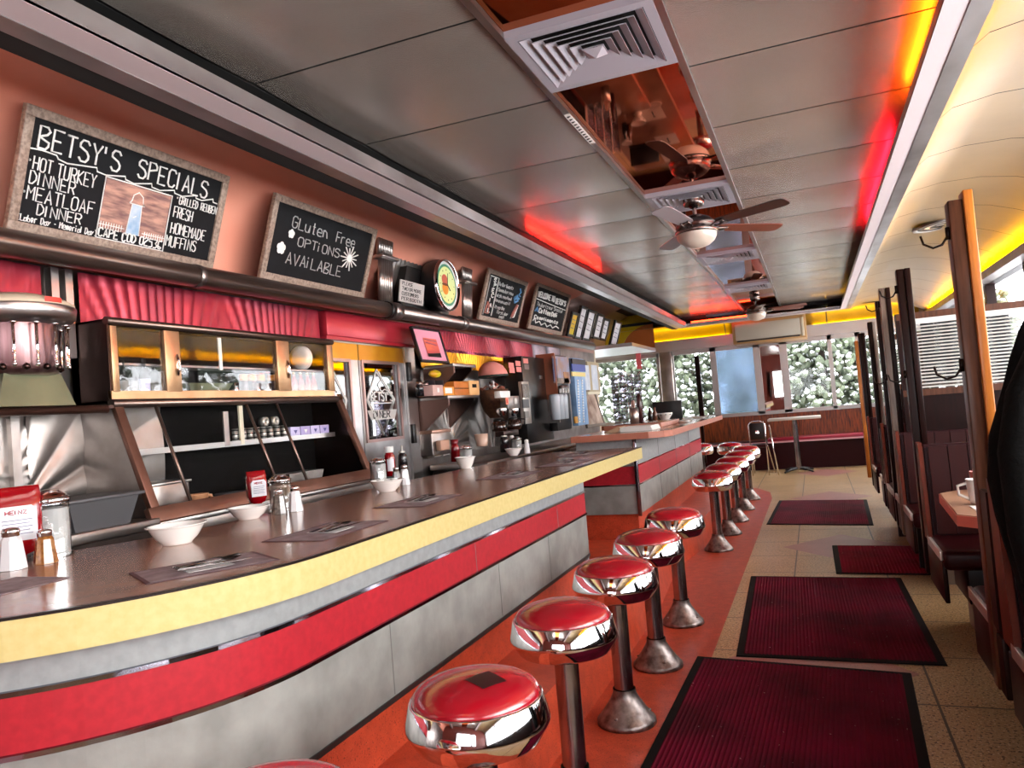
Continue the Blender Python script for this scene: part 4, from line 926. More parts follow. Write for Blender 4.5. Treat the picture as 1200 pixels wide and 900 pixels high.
t2 = thing('steel_bin', 'steel bin in the bottom left of the slanted case', 'bin', (-3.15, at(197, 565, x=-3.1).y, 1.06))
b = B(); y = t2.location.y; b.box((-3.3, y-.12, 1.06), (-3.08, y+.12, 1.24), .006); b.build('body', steelw, t2)
b = B(); b.box((-3.31, y-.13, 1.235), (-3.07, y+.13, 1.25), .004); b.build('rim', steel, t2)
t2 = thing('measuring_jug', 'peach coloured jug behind the slanted glass by the first divider', 'jug', (-3.08, at(231, 570, x=-3.08).y, 1.06))
b = B(); c = t2.location; b.lathe([(0, 0), (.045, .002), (.055, .1), (.058, .105), (.05, .1), (.042, .006), (0, .006)], c=c, n=20); b.build('body', mat('peach_plastic', 'd0966e', .35), t2)
b = B(); b.tube([c+Vector((0, .052, .09)), c+Vector((0, .095, .085)), c+Vector((0, .10, .05)), c+Vector((0, .05, .02))], .009, 8); b.build('handle', MATS['peach_plastic'], t2)
t2 = thing('steel_pan', 'grey steel pan standing right of the jug in the slanted case', 'pan', (-3.12, at(355, 545, x=-3.12).y, 1.06))
b = B(); y = t2.location.y; b.prism([(y-.2, 1.06), (y+.08, 1.06), (y+.14, 1.19), (y-.22, 1.19)], 'x', -3.2, -3.06); b.build('pan', steelw, t2)
t2 = solo('serving_bowl', B().lathe([(0, 0), (.06, .002), (.11, .06), (.115, .075), (.105, .065), (.055, .008), (0, .008)], c=(-3.12, at(275, 560, x=-3.12).y, 1.06), n=24), grey, 'dark grey bowl in the slanted case behind the ketchup pouch', 'bowl')
for i, px in enumerate((311, 323)):
    y = at(px, 500, x=-3.24).y; b = B(); b.lathe([(.012, 0), (.03, 0), (.03, .04), (.012, .04), (.012, 0)], c=(-3.27, y, 1.53), n=18, axis='x'); solo('tape_roll', b, MATS['tin_body'], ('left', 'right')[i]+' of two grey rolls resting on the row of tins in the slanted case', 'roll', 'grey rolls in the slanted case')
# ---- swinging kitchen doors
XD = -3.40
doorst = mat('door_steel', 'bab8b8', .3, .9, var=('8a8684', 6, .6)); dyel = mat('door_yellow_band', 'd89a20', .35, .5, var=('c07c14', 4, .6))  # yellow stands for the reflection on the steel door tops, painted in
for n_, p0, p1, w0, w1 in ((1, 389, 422, 391, 410), (2, 423, 475, 427, 467)):
    ya, yc = at(p0, 460, x=XD).y, at(p1, 460, x=XD).y; wa, wc = at(w0, 458, x=XD).y, at(w1, 458, x=XD).y
    zt = 2.115; z0, z1 = 1.335, 1.965
    b = B(); b.box((XD-.03, ya, .02), (XD, wa, zt)); b.box((XD-.03, wc, .02), (XD, yc, zt)); b.box((XD-.03, wa, .02), (XD, wc, z0)); b.box((XD-.03, wa, z1), (XD, wc, zt))
    d = b.build('door_%d' % n_, doorst, kind='structure')
    b = B(); b.box((XD, ya, 1.985), (XD+.004, yc, zt)); b.build('reflection_band', dyel, d)  # painted reflection band across the door top
    b = B()
    for q in ((wa-.025, z0-.025, wc+.025, z0), (wa-.025, z1, wc+.025, z1+.025), (wa-.025, z0, wa, z1), (wc, z0, wc+.025, z1)): b.box((XD-.005, q[0], q[1]), (XD+.012, q[2], q[3]))
    b.build('window_frame', mat('rosy_frame', 'a98a84', .3, .8), d)
    b = B(); b.box((XD-.02, wa, z0), (XD-.016, wc, z1)); b.build('window_pane', mirror if 0 else glassmat('door_glass', tint='555a60', gl=.3), d)
    etch = chalk
    def W(u, v): return Vector((XD-.013, wa+(wc-wa)*u, z0+(z1-z0)*v))
    b = B()
    if n_ == 2:
        for pl in ([(.42, .93), (.9, .52), (.5, .04), (.08, .52), (.42, .93)], [(.40, .9), (.86, .52), (.5, .1), (.12, .52), (.40, .9)], [(.48, .9), (.55, .8), (.42, .72), (.52, .62)]): b.tube([W(u, v) for u, v in pl], .006, 5)
        strokes(b, 'BETSY\'S', W(.2, .50), (0, 1, 0), (0, 0, 1), .075, .007, wfac=.5); 
        b.tube([W(.15, .60), W(.3, .66), W(.45, .6), W(.62, .66), W(.8, .6)], .006, 5); b.tube([W(.2, .47), W(.8, .47)], .005, 5)
    else:
        for pl in ([(-.1, .95), (.85, .52), (.2, .04)], [(-.1, .9), (.78, .52), (.2, .1)]): b.tube([W(max(u, .02), v) for u, v in pl], .006, 5)
        strokes(b, 'S', W(.05, .5), (0, 1, 0), (0, 0, 1), .09, .008)
    b.build('etched_emblem', etch, d)
    if n_ == 2:
        b = B(); b.prism([(wa+(wc-wa)*.08, z0+(z1-z0)*.38), (wa+(wc-wa)*.94, z0+(z1-z0)*.38), (wa+(wc-wa)*.86, z0+(z1-z0)*.25), (wa+(wc-wa)*.17, z0+(z1-z0)*.25)], 'x', XD-.0145, XD-.0125); b.build('etched_banner', mat('etched_grey', 'b8b4b0', .6), d)
        b = B(); strokes(b, 'DINER', W(.24, .275), (0, 1, 0), (0, 0, 1), .06, .006, wfac=.75); b.build('lettering', mat('etched_dark', '2a2828', .6), d)
b = B(); yj = at(479, 460, x=XD).y; b.box((XD-.03, yc+.005, .02), (XD+.02, yj+.12, 2.2)); b.mi = 1
for z in (1.83, 1.27): b.box((XD+.02, yc+.0, z-.01), (XD+.05, yc+.06, z+.16), .004)
b.mi = 0; b.box((XD-.03, at(388, 460, x=XD).y-.05, 2.115), (XD+.012, yj+.1, 2.14))
struct('trim_12', b, [steel, blackm])
# ---- steel shelves with brown brackets, beyond the doors
XS = -3.08
t = thing('shelf_unit', 'two tier steel wall shelf with brown end brackets right of the kitchen doors', 'shelf', (-3.25, 7.2, 1.3))
for py0, py1, pxl, pxr in ((426, 431, 497, 558), (463, 468, 490, 561)):
    a, c, z0, z1 = at(pxl, py1+20, x=-3.40).y, at(pxr, py1, x=XS).y, at(540, py1, x=XS).z, at(540, py0, x=XS).z
    b = B(); b.box((-3.40, a, z1-.03), (XS, c, z1), .003); b.build('shelf', steelw, t)
    b = B(); b.prism([(-3.40, z1-.03), (XS, z1-.03), (XS, z1-.09), (-3.36, z1-.32), (-3.40, z1-.32)], 'y', a, a+.03); b.build('bracket', mat('brown_bracket', '6f5148', .4, .5), t)
    b = B(); b.prism([(-3.40, z1-.03), (XS, z1-.03), (XS, z1-.06), (-3.36, z1-.3), (-3.40, z1-.3)], 'y', c-.12, c-.09); b.build('bracket', steeld, t)
zA = at(540, 426, x=XS).z; zB = at(540, 463, x=XS).z
pic = Board('picture_frame', 'black framed pink print of a sunset leaning on the upper steel shelf', 'picture frame', at(488, 405, x=-3.16).y, at(521, 410, x=-3.16).y, zA, .33, fw=.02, m_frame=blackm, m_face=mat('pink_mount', 'e39aae', .6), xb=-3.12, tilt=Vector((-.08, 0, .32)).normalized(), th=.03)
pic.poly([(.28, .12), (.78, .12), (.78, .72), (.28, .72)], mat('sunset_print', 'c8504e', .6, var=('e87a50', 5, .9), stretch=(1, .5, 3)), 'sunset_print', .004)
pic.poly([(.28, .12), (.78, .12), (.78, .27), (.28, .22)], blackm, 'skyline_print', .005); pic.line([(.32, .68), (.74, .64)], .006, mat('print_mauve', '8a4a6a', .6)); pic.line([(.32, .58), (.72, .52)], .006, MATS['print_mauve'])
def boxthing(name, label, cat, px0, py0, px1, py1, X, d, m, group=None, bev=.005, extra=None):
    b = B(); ya, yc, z0, z1 = S(b, px0, py0, px1, py1, X, d, bev)
    t = thing(name, label, cat, (X-d/2, (ya+yc)/2, z0), group); b.build('body', m, t); return t, ya, yc, z0, z1
def onshelf(name, label, cat, px0, px1, py0, X, d, m, zbase, group=None):
    ya, yc, z1 = at(px0, py0, x=X).y, at(px1, py0, x=X).y, at((px0+px1)/2, py0, x=X).z
    t = thing(name, label, cat, (X-d/2, (ya+yc)/2, zbase), group); b = B(); b.box((X-d, ya, zbase), (X, yc, z1), .004); b.build('body', m, t); return t, ya, yc, z1
orb = mat('orange_carton', 'c8701c', .5, var=('a85a14', 8, .6)); tanb = mat('tan_carton', 'd8a468', .6)
t2, ya, yc, z1 = onshelf('storage_box', 'pink white box on the lower steel shelf', 'box', 507, 519, 451, -3.1, .15, mat('pinkish_box', 'cfa8a0', .5), zB, 'boxes on the lower steel shelf')
b = B(); b.lathe([(0, .001), (.02, .001)], c=(0, 0, 0), n=10); b2_ = B(); ym = (ya+yc)/2; b2_.box((-3.1, ym-.02, zB+.03), (-3.098, ym+.02, zB+.07)); b2_.build('mark', whitep, t2)
t2, ya, yc, z1 = onshelf('storage_box', 'small orange carton with white label beside the pink box', 'box', 520, 532, 453, -3.1, .12, mat('bright_orange_carton', 'e0902a', .5), zB, 'boxes on the lower steel shelf')
b = B(); b.box((-3.1, ya+.02, zB+.02), (-3.098, yc-.05, zB+.07)); b.build('paper_label', whitep, t2)
t2, ya, yc, z1 = onshelf('storage_box', 'dark orange wooden crate in the middle of the lower shelf', 'box', 532, 549, 447, -3.1, .2, orb, zB, 'boxes on the lower steel shelf')
b = B(); b.box((-3.1, ya, (zB+z1)/2-.004), (-3.098, yc, (zB+z1)/2+.004)); b.build('joint', inside, t2)
t2, ya, yc, z1 = onshelf('storage_box', 'tan carton with a dark hand hole at the right end of the lower shelf', 'box', 549.5, 561, 446, -3.09, .2, tanb, zB, 'boxes on the lower steel shelf')
b = B(); b.box((-3.09, (ya+yc)/2-.05, z1-.07), (-3.088, (ya+yc)/2+.05, z1-.035)); b.build('hand_hole', inside, t2)
jb = thing('dark_jar', 'small dark jar left of the pink box on the lower shelf, front one', 'jar', (-3.15, at(492, 458, x=-3.15).y, zB), 'dark jars on the lower steel shelf')
c = jb.location; b = B(); b.lathe([(0, 0), (.035, 0), (.035, .09), (.025, .11)], c=c, n=14); b.build('body', mat('dark_glass_jar', '16181c', .15), jb); b = B(); b.lathe([(.028, .105), (.028, .13), (0, .13)], c=c, n=14); b.build('lid', steelw, jb)
dup(jb, (-3.2, at(499, 458, x=-3.2).y, zB), 0, 'small dark jar next to the pink box on the lower shelf, rear one')
t2 = solo('snack_bag', B().ball((-3.22, at(510, 443, x=-3.22).y, zB+.21), .07, 2, (.6, 1.5, .55)), mat('yellow_green_bag', 'c4c024', .4, var=('d87a1c', 6, .7)), 'yellow green bag stacked above the jars on the lower shelf', 'bag')
for i, (px, h) in enumerate(((504, .15), (514, .15))):
    b = B(); c = (-3.24, at(px, 455, x=-3.24).y, zB); b.lathe([(0, 0), (.05, 0), (.05, h), (0, h)], c=c, n=16); solo('canister', b, mat('charcoal_canister', '2c2a2e', .3), 'charcoal canister under the yellow bag, '+('left one', 'right one')[i], 'canister', 'canisters on the lower steel shelf')
# wire basket with a pink cupcake shaped lid
c = Vector((-3.17, at(578, 455, x=-3.17).y, at(578, 470, x=-3.17).z))
t = thing('hanging_basket', 'full round basket of brown and white packets under a pink lid', 'basket', c)
b = B(); b.lathe([(.06, -.18), (.12, -.1), (.15, 0), (.16, .12), (.15, .12), (.14, 0), (.0, -.17)], c=c, n=24); b.build('basket', mat('wicker_brown', '6a4228', .6, var=('3a2214', 30, .8)), t)
for k in range(26):
    a = random.uniform(0, 6.28); r = random.uniform(0, .13); p = c+Vector((r*math.cos(a), r*math.sin(a), .13+.09*(1-r/.13)*random.random())); b = B()
    b.obox(p, .05, .03, .015, (random.uniform(-1, 1), random.uniform(-1, 1), .3), (.2, random.uniform(-1, 1), random.uniform(-1, 1))); b.build('packet', (mat('packet_brown', '8a4a38', .5), mat('packet_pink', 'd8a090', .5), whitep)[k % 3], t)
ct2 = Vector((c.x, at(578, 438, x=-3.17).y, at(578, 441, x=-3.17).z))
t = thing('pink_cap', 'pink pleated cap on top of the packet basket', 'hat', ct2)
b = B()
prof = [(.15, 0), (.155, .02), (.15, .05), (.125, .10), (.085, .135), (.04, .155), (0, .16)]; n = 40; rings = []
for r, h in prof: rings.append([ct2+Vector((r*(1+.03*(k % 2))*math.cos(2*PI*k/n), r*(1+.03*(k % 2))*math.sin(2*PI*k/n)-h*.35, h)) for k in range(n)])
vr = [[b.bm.verts.new(p) for p in r] for r in rings]
for a, e in zip(vr, vr[1:]):
    for k in range(n): b._f([a[k], a[(k+1) % n], e[(k+1) % n], e[k]], True)
b.build('crown', mat('pink_cloth', 'e08c80', .7), t); b = B(); b.lathe([(.152, -.012), (.162, -.006), (.162, .01), (.152, .016)], c=ct2, n=40); b.build('band', mat('dark_green_band', '1c2a22', .6), t)
# coffee machine with pots
t, ya, yc, z0, z1 = boxthing('coffee_machine', 'steel coffee machine with a red light and white lid, before the black refrigerator', 'coffee machine', 586, 464, 609, 479, -2.85, .3, steelw)
b = B(); S(b, 579, 458, 598, 466, -2.83, .25, .005); b.build('lid', whitep, t)
b = B(); p = at(594, 470, x=-2.848); b.box((-2.849, p.y-.035, p.z-.035), (-2.844, p.y+.035, p.z+.035), .002); b.build('switch_plate', mat('salmon_light', 'd8826a', .4), t)
b = B(); b.box((-2.846, p.y-.016, p.z-.02), (-2.842, p.y+.016, p.z+.02)); b.build('switch', mat('red_light', 'c01810', .3), t)
b = B(); p = at(604, 470, x=-2.848); b.box((-2.849, p.y-.04, p.z-.03), (-2.844, p.y+.04, p.z+.03)); b.build('display', mat('pale_display', 'b8b2aa', .3), t)
b = B(); S(b, 590, 479, 606, 508, -2.98, .15); b.build('rear_column', steeld, t)
b = B(); S(b, 580, 505, 608, 511, -2.84, .3, .004); b.build('base', steeld, t)
for px in (588, 602):
    b = B(); p = at(px, 482, x=-2.86); b.lathe([(.05, .03), (.055, 0), (.02, -.05), (.0, -.05)], c=p, n=16); b.build('brew_basket', chrome, t)
pot = thing('coffee_pot', 'glass coffee pot under the coffee machine, left one', 'coffee pot', (-2.87, at(585, 500, x=-2.87).y, at(585, 506, x=-2.84).z), 'coffee pots at the coffee machine')
c = pot.location; b = B(); b.lathe([(0, 0), (.07, .002), (.085, .04), (.07, .085), (.05, .105)], c=c, n=20); b.build('body', mat('dark_coffee_glass', '2a1812', .08, spec=.7), pot)
b = B(); b.lathe([(.052, .104), (.054, .12), (0, .128)], c=c, n=20); b.build('lid', blackm, pot); b = B(); b.tube([c+Vector((.04, -.03, .11)), c+Vector((.11, -.06, .1)), c+Vector((.10, -.06, .03))], .01, 6); b.build('handle', blackm, pot)
dup(pot, (-2.87, at(602, 500, x=-2.87).y, pot.location.z), .6, 'glass coffee pot under the coffee machine, right one')
t, ya, yc, z0, z1 = boxthing('hot_drink_dispenser', 'tall narrow silver drink dispenser right of the coffee machine', 'drink dispenser', 609, 447, 621.5, 497, -2.84, .3, mat('pale_silver', 'b8b0a8', .35, .6))
b = B(); S(b, 611.5, 450, 619.5, 466, -2.835, .01); b.build('window', mat('brown_window', '4a3426', .2), t)
b = B(); S(b, 612, 468, 620, 478, -2.835, .01); b.build('panel', mat('dark_grey_panel', '3c3c40', .4), t)
b = B(); S(b, 613.5, 482, 620, 490, -2.83, .02); b.build('spout_bay', mat('grey_bay', '77726c', .4), t)
# black refrigerator with pink notes
t, ya, yc, z0, z1 = boxthing('refrigerator', 'tall black refrigerator behind the coffee machine with pink notes taped on', 'refrigerator', 593, 418, 646, 520, -3.0, .37, mat('gloss_black', '070607', .3))
for px, py in ((596, 426), (604, 424), (613, 421), (597, 432), (605, 431), (614, 428)):
    b = B(); p = at(px+3, py+2, x=-2.996); b.box((-2.998, p.y-.075, p.z-.028), (-2.994, p.y+.075, p.z+.028)); b.build('note', mat('pink_note', 'd8827a', .7) if px != 614 else mat('grey_note', '7a6a66', .7), t)
b = B(); p = at(634, 442, x=-2.995); b.box((-2.998, p.y-.04, p.z-.02), (-2.992, p.y+.04, p.z+.02)); b.build('badge', steel, t)
# juice machine, cup stacks, blue lottery style panel
t, ya, yc, z0, z1 = boxthing('juice_machine', 'black juice machine with a mountain landscape poster, beyond the refrigerator', 'drink dispenser', 640, 416, 667, 505, -2.9, .3, blackm)
zm = at(645, 468, x=-2.95).z
b = B(); b.box((-3.1, ya-.03, zm), (-2.86, ya-.002, z1+.01)); b.build('side_panel', mat('orange_brown_side', '9c5a40', .4, .3), t)
b = B(); b.box((-3.1, ya-.03, z0+.1), (-2.86, ya-.002, zm)); b.build('side_panel', steelw, t)
b = B(); S(b, 647.5, 418, 667.5, 449, -2.872, .02); b.build('poster', mat('sky_poster', '8a94b4', .5, var=('a07a60', 7, .9)), t)
for q, col in ((((647.5, 420, 653, 447)), '2a2c5a'), ((660, 436, 667, 449), 'c88a4c'), ((650, 443, 667, 449.3), '9a8a74')):
    b = B(); S(b, *q, -2.868, .01); b.build('poster_patch', mat('poster_'+col, col, .6, var=('6a5a60', 14, .7)), t)
b = B(); S(b, 654, 451, 668, 463, -2.80, .1, .02); b.build('dispenser_head', mat('grey_head', '5c5a5c', .35, .4), t)
for k in range(4):
    b = B(); p = at(656.5+3*k, 458, x=-2.79); b.obox(p, .02, .02, .05); b.build('lever', whitep, t)
cups = thing('cup_stack', 'white paper cup stack hanging below the juice machine head, left of three', 'cups', (-2.82, at(651, 485, x=-2.82).y, at(651, 492, x=-2.82).z), 'paper cup stacks')
c = cups.location; b = B(); b.lathe([(0, 0), (.055, 0), (.062, .27), (.05, .3), (0, .28)], c=c, n=18); b.build('cups', mat('bluish_cup', 'c6ccd4', .5), cups)
for i, px in enumerate((656, 661)): dup(cups, (-2.82, at(px, 485, x=-2.82).y, c.z), 0, 'white paper cup stack below the juice machine head, '+('middle of three', 'right of three')[i])
t, ya, yc, z0, z1 = boxthing('drinks_machine', 'tall blue drinks machine with yellow stripe and columns of white buttons', 'drink dispenser', 668, 420, 687, 499, -2.84, .4, mat('drink_blue', '6f94c4', .4, var=('9cc0e0', 5, .8)))
b = B(); S(b, 669, 421, 686, 427, -2.836, .02); b.build('header', blackm, t)
b = B(); S(b, 669, 427, 686, 435, -2.836, .02); b.build('logo_panel', mat('deep_blue', '2c4aa0', .4), t)
b = B(); S(b, 669, 436, 686, 441, -2.834, .02); b.build('stripe', mat('pale_yellow', 'ecd88a', .5), t)
for r in range(16):
    for cx in range(2):
        b = B(); p = at(677+5*cx+.14*r, 446+3.2*r, x=-2.836); b.box((-2.84, p.y-.022, p.z-.012), (-2.83, p.y+.022, p.z+.012)); b.build('button', whitep, t)
b = B(); S(b, 672.5, 488, 677.5, 496, -2.83, .02); b.build('orange_decal', mat('orange_decal', 'd89a3a', .5), t)
t, ya, yc, z0, z1 = boxthing('wall_cabinet', 'small cream cabinet with pale blue papers behind glass, beyond the blue machine', 'cabinet', 682, 424, 703, 460, -2.95, .3, mat('khaki_frame', 'a89a7c', .5))
for q in ((684.5, 428, 691, 457), (693, 428, 700.5, 457)):
    b = B(); S(b, *q, -2.945, .01); b.build('paper', mat('pale_blue_paper', 'b8c2d0', .6, var=('d8dce2', 9, .8)), t)
b = B(); S(b, 680, 459, 704, 462, -2.93, .3); b.build('sill', cream, t)
pp = Board('picture_frame', 'brown photograph with a yellow corner leaning below the cream cabinet', 'picture frame', at(687, 480, x=-2.85).y, at(708, 480, x=-2.85).y, at(698, 500, x=-2.85).z, .55, fw=.04, m_frame=mat('grey_brown_frame', '6a5c50', .5), m_face=mat('brown_photo', '6a4a38', .6, var=('cbb8a8', 4, .8)), xb=-2.85, tilt=Vector((-.12, 0, .5)).normalized())
pp.poly([(.02, .95), (.02, .7), (.5, .95)], mat('yellow_corner', 'e0c01c', .5), 'yellow_corner')
# steel box and mug on the near end of the second back counter
t, ya, yc, z0, z1 = boxthing('bread_bin', 'tan topped steel bin on the back counter below the steel shelves', 'bin', 492, 505, 528, 534, -2.88, .3, steelw)
b = B(); S(b, 491, 504, 529, 508, -2.87, .32, .004); b.build('lid', mat('tan_steel', 'a88472', .35, .6), t)
t, ya, yc, z0, z1 = boxthing('napkin_box', 'small tan box in front of the steel bin', 'box', 511, 516, 527, 528, -2.83, .1, mat('tan_box', 'b48a74', .5))
def mug(name, label, px, py, X=None, z=None, r=.045, h=.095, m=None, group=None, hdir=(0, 1, 0)):
    c = at(px, py, z=z) if z else at(px, py, x=X); t = thing(name, label, 'mug', c, group)
    b = B(); b.lathe([(0, 0), (r*.75, .002), (r*.8, h*.2), (r, h), (r*.93, h), (r*.74, h*.2), (0, .008)], c=c, n=24); b.build('body', m or white, t)
    d = Vector(hdir).normalized(); b = B(); b.tube([c+d*r*.9+Vector((0, 0, h*.85)), c+d*(r*1.7)+Vector((0, 0, h*.75)), c+d*(r*1.65)+Vector((0, 0, h*.4)), c+d*r*.8+Vector((0, 0, h*.2))], .007, 8); b.build('handle', m or white, t); return t
mug('coffee_mug', 'tan mug hanging by the back counter edge, left of the dark squeeze bottle', 565, 523, X=-2.78, r=.062, h=.11, m=mat('tan_ceramic', 'c8a894', .3))
# ================================================================ ON THE NEAR COUNTER
ZC = 1.0835
ZT = 1.081
def bowl(label, px, py, r, h, sx=1., sy=1., rz=0.):
    c = at(px, py, z=ZT); t = thing('cereal_bowl', label, 'bowl', c, 'white bowls on the counter')
    b = B(); b.lathe([(0, 0), (r*.5, .0), (r*.52, .006), (r*.72, h*.35), (r*.93, h*.85), (r*.97, h*.93), (r*1.04, h*.96), (r*1.045, h), (r*.95, h), (r*.9, h*.85), (r*.66, h*.32), (r*.4, h*.12), (0, h*.1)], n=44, sx=sx, sy=sy)
    bmesh.ops.rotate(b.bm, cent=(0, 0, 0), matrix=Matrix.Rotation(rz, 3, 'Z'), verts=b.bm.verts[:]); bmesh.ops.translate(b.bm, vec=c, verts=b.bm.verts[:])
    b.build('bowl', white, t); return t
bowl('nearest white oval bowl, behind the placemat with fork on a napkin', 208, 637, .098, .07, 1.0, 1.06)
bowl('white bowl second from the camera, in front of the ketchup pouch', 292, 608, .09, .055)
b3_ = bowl('white bowl holding small condiment tubs, before the sugar jar and ketchup bottle', 454, 576, .092, .065)
bowl('deep white bowl in the middle of the counter, before the dark red ketchup', 546, 549, .075, .085)
bowl('tan lit white bowl farthest along the near counter', 602, 534, .075, .065)
c = Vector(b3_.location)
for dx, dy, lb in ((-.02, -.03, 'small white creamer tub in the third bowl, left one'), (.03, .03, 'small white creamer tub in the third bowl, right one')):
    p = c+Vector((dx, dy, .04)); b = B(); b.lathe([(0, 0), (.016, 0), (.022, .026), (.025, .028), (0, .03)], c=p, n=16); solo('creamer_tub', b, whitep, lb, 'creamer', 'creamer tubs in the third bowl')
def shaker(name, label, px, py, h, r, m, group, top=chrome):
    c = at(px, py, z=ZT); t = thing(name, label, 'shaker', c, group); n = 8
    b = B(); b.lathe([(0, .002), (r, 0), (r*1.0, .004), (r*.72, h*.7), (r*.55, h*.8), (r*.5, h*.82)], c=c, n=n, smooth=False); b.build('jar', m, t)
    b = B(); b.lathe([(r*.56, h*.78), (r*.62, h*.8), (r*.6, h*.86), (r*.66, h*.88), (r*.6, h*.96), (r*.3, h), (0, h)], c=c, n=20); b.build('cap', top, t); return t
sm = mat('salt_in_glass', 'dcd8d8', .15, coat=.5); pm = mat('pepper_in_glass', 'a56a34', .15, coat=.5, var=('6d3f1c', 60, .8)); sm2 = mat('dark_pepper_in_glass', '6f6258', .15, coat=.5, var=('3a302a', 60, .8))
shaker('salt_shaker', 'faceted glass salt shaker at the left photo edge, before the ketchup pouch', 15, 667, .135, .042, sm, 'salt shakers on the counter')
shaker('pepper_shaker', 'brown faceted pepper shaker at the left photo edge, before the big sugar jar', 54, 660, .115, .037, pm, 'pepper shakers on the counter')
def sugar(label, px, py, h, r, m):
    c = at(px, py, z=ZT); t = thing('sugar_jar', label, 'jar', c, 'sugar jars on the counter'); n = 24
    b = B(); b.lathe([(0, 0), (r*1.05, 0), (r*1.05, h*.05), (r*.98, h*.08), (r*.97, h*.78), (r*.86, h*.82)], c=c, n=n, smooth=False); b.build('glass_jar', jarglass, t)
    b = B(); b.lathe([(0, .004), (r*.93, .004), (r*.93, h*.72), (r*.5, h*.74), (0, h*.75)], c=c, n=n, smooth=False); b.build('sugar', m, t)
    b = B(); b.lathe([(r*.9, h*.80), (r*1.03, h*.81), (r*1.03, h*.88), (r*.9, h*.89), (r*.8, h*.93), (r*.35, h*1.0), (0, h*1.01)], c=c, n=30); b.build('lid', chrome, t)
    b = B(); b.box((c.x-.018, c.y-.018, c.z+h*.985), (c.x+.03, c.y+.018, c.z+h*1.01), .003); b.build('flap', steel, t); return t
sugar('tall white sugar jar behind the two faceted shakers at the left edge', 62, 652, .235, .062, salt)
sugar('brown sugar jar beside the ketchup pouch in the middle of the near counter', 330, 598, .17, .052, mat('brown_sugar', 'a58a72', .5))
sugar('white sugar jar with domed lid left of the white capped ketchup', 444, 563, .15, .055, salt)
sugar('white sugar jar beside the dark red ketchup bottle in front of the bread bin', 547, 541, .14, .055, salt)
sugar('small sugar jar next to the farthest dark squeeze bottle', 606, 527, .13, .055, salt)
def pouch(label, px, py, w, d, h, rz, lab):
    """upside-down squeeze ketchup bottle"""
    c = at(px, py, z=ZT); t = thing('ketchup_bottle', label, 'ketchup', c, 'ketchup bottles on the counter')
    mx = Matrix.Rotation(rz, 4, 'Z'); mx.translation = c
    def put(b, name, m, par=t): bmesh.ops.transform(b.bm, matrix=mx, verts=b.bm.verts[:]); return b.build(name, m, par)
    prof = [(.0, .35, .55), (.1, .36, .6), (.14, .72, .9), (.3, .95, 1.), (.6, 1., 1.), (.85, .98, .8), (.95, .95, .45), (1., .93, .3)]
    b = B(); n = 28; vr = []
    for v, sw, sd in prof:
        ring = []
        for k in range(n):
            a = 2*PI*k/n; q = Vector((math.copysign(abs(math.cos(a))**.7, math.cos(a))*d*.5*sd, math.copysign(abs(math.sin(a))**.55, math.sin(a))*w*.5*sw, v*h)); ring.append(b.bm.verts.new(q))
        vr.append(ring)
    for a, e in zip(vr, vr[1:]):
        for k in range(n): b._f([a[k], a[(k+1) % n], e[(k+1) % n], e[k]], True)
    b._f(vr[0][::-1]); b._f(vr[-1]); put(b, 'bottle', ketch)
    b = B(); L = [(-.36, .3), (.36, .3), (.36, .68), (.27, .75), (-.27, .75), (-.36, .68)]
    b.prism([(y*w, z*h) for y, z in L], 'x', d*.5, d*.5+.002); put(b, 'paper_label', mat('ketchup_label', 'd8d4d8', .5))
    b = B(); fit(b, 'HEINZ', Vector((d*.5+.003, -.2*w, .645*h)), (0, 1, 0), (0, 0, 1), .05*h, .0016, .4*w, n=4); put(b, 'lettering', mat('label_red', 'a81822', .5))
    for k in range(5):
        b = B(); b.tube([(d*.5+.003, -.27*w, (.57-.045*k)*h), (d*.5+.003, (.27-.05*(k % 2))*w, (.57-.045*k)*h)], .0011, 4); put(b, 'print_line', mat('print_ink', '6a6a8a', .6))
    return t
pouch('red ketchup bottle with white back label at the left photo edge', 20, 660, .165, .08, .26, -.45, 0)
t = pouch('red squeeze ketchup bottle standing behind the second white bowl', 302, 594, .105, .075, .185, -.55, 1)
def bottle(name, label, cat, px, py, h, r, body, cap, group=None, noz=False, lab=None, capr=.62):
    c = at(px, py, z=ZT); t = thing(name, label, cat, c, group)
    b = B(); b.lathe([(0, 0), (r, .002), (r, h*.62), (r*.92, h*.7), (r*.6, h*.8), (r*.55, h*.84)], c=c, n=24); b.build('body', body, t)
    b = B()
    if noz: b.lathe([(r*.62, h*.8), (r*.7, h*.81), (r*.66, h*.86), (r*.2, h*.88), (r*.16, h*1.08), (0, h*1.09)], c=c, n=18)
    else: b.lathe([(r*capr, h*.80), (r*capr*1.03, h*.81), (r*capr, h), (0, h*1.005)], c=c, n=24)
    b.build('cap', cap, t)
    if lab:
        b = B()
        def f(u, v): a = -1.5+1.3*u; return c+Vector((r*1.015*math.cos(a), r*1.015*math.sin(a), h*(.18+.4*v)))
        b.grid(f, 8, 2); b.build('paper_label', lab, t)
    return t
bottle('ketchup_bottle', 'round ketchup bottle with a wide white cap behind the third bowl', 'ketchup', 458, 558, .21, .04, ketch, whitep, 'ketchup bottles on the counter', lab=MATS['ketchup_label'], capr=.8)
darkb = mat('dark_brown_bottle', '1c1518', .2, spec=.6)
bottle('squeeze_bottle', 'dark squeeze bottle with a pale nozzle next to the white capped ketchup', 'bottle', 473, 555, .19, .035, darkb, mat('pale_cap', 'd6cfc6', .4), 'dark squeeze bottles on the counter', True)
shaker('salt_shaker', 'white salt shaker right of the brown sugar jar', 347, 599, .12, .034, sm, 'salt shakers on the counter')
shaker('pepper_shaker', 'dark pepper shaker in front of the brown sugar jar', 328, 602, .115, .035, sm2, 'pepper shakers on the counter')
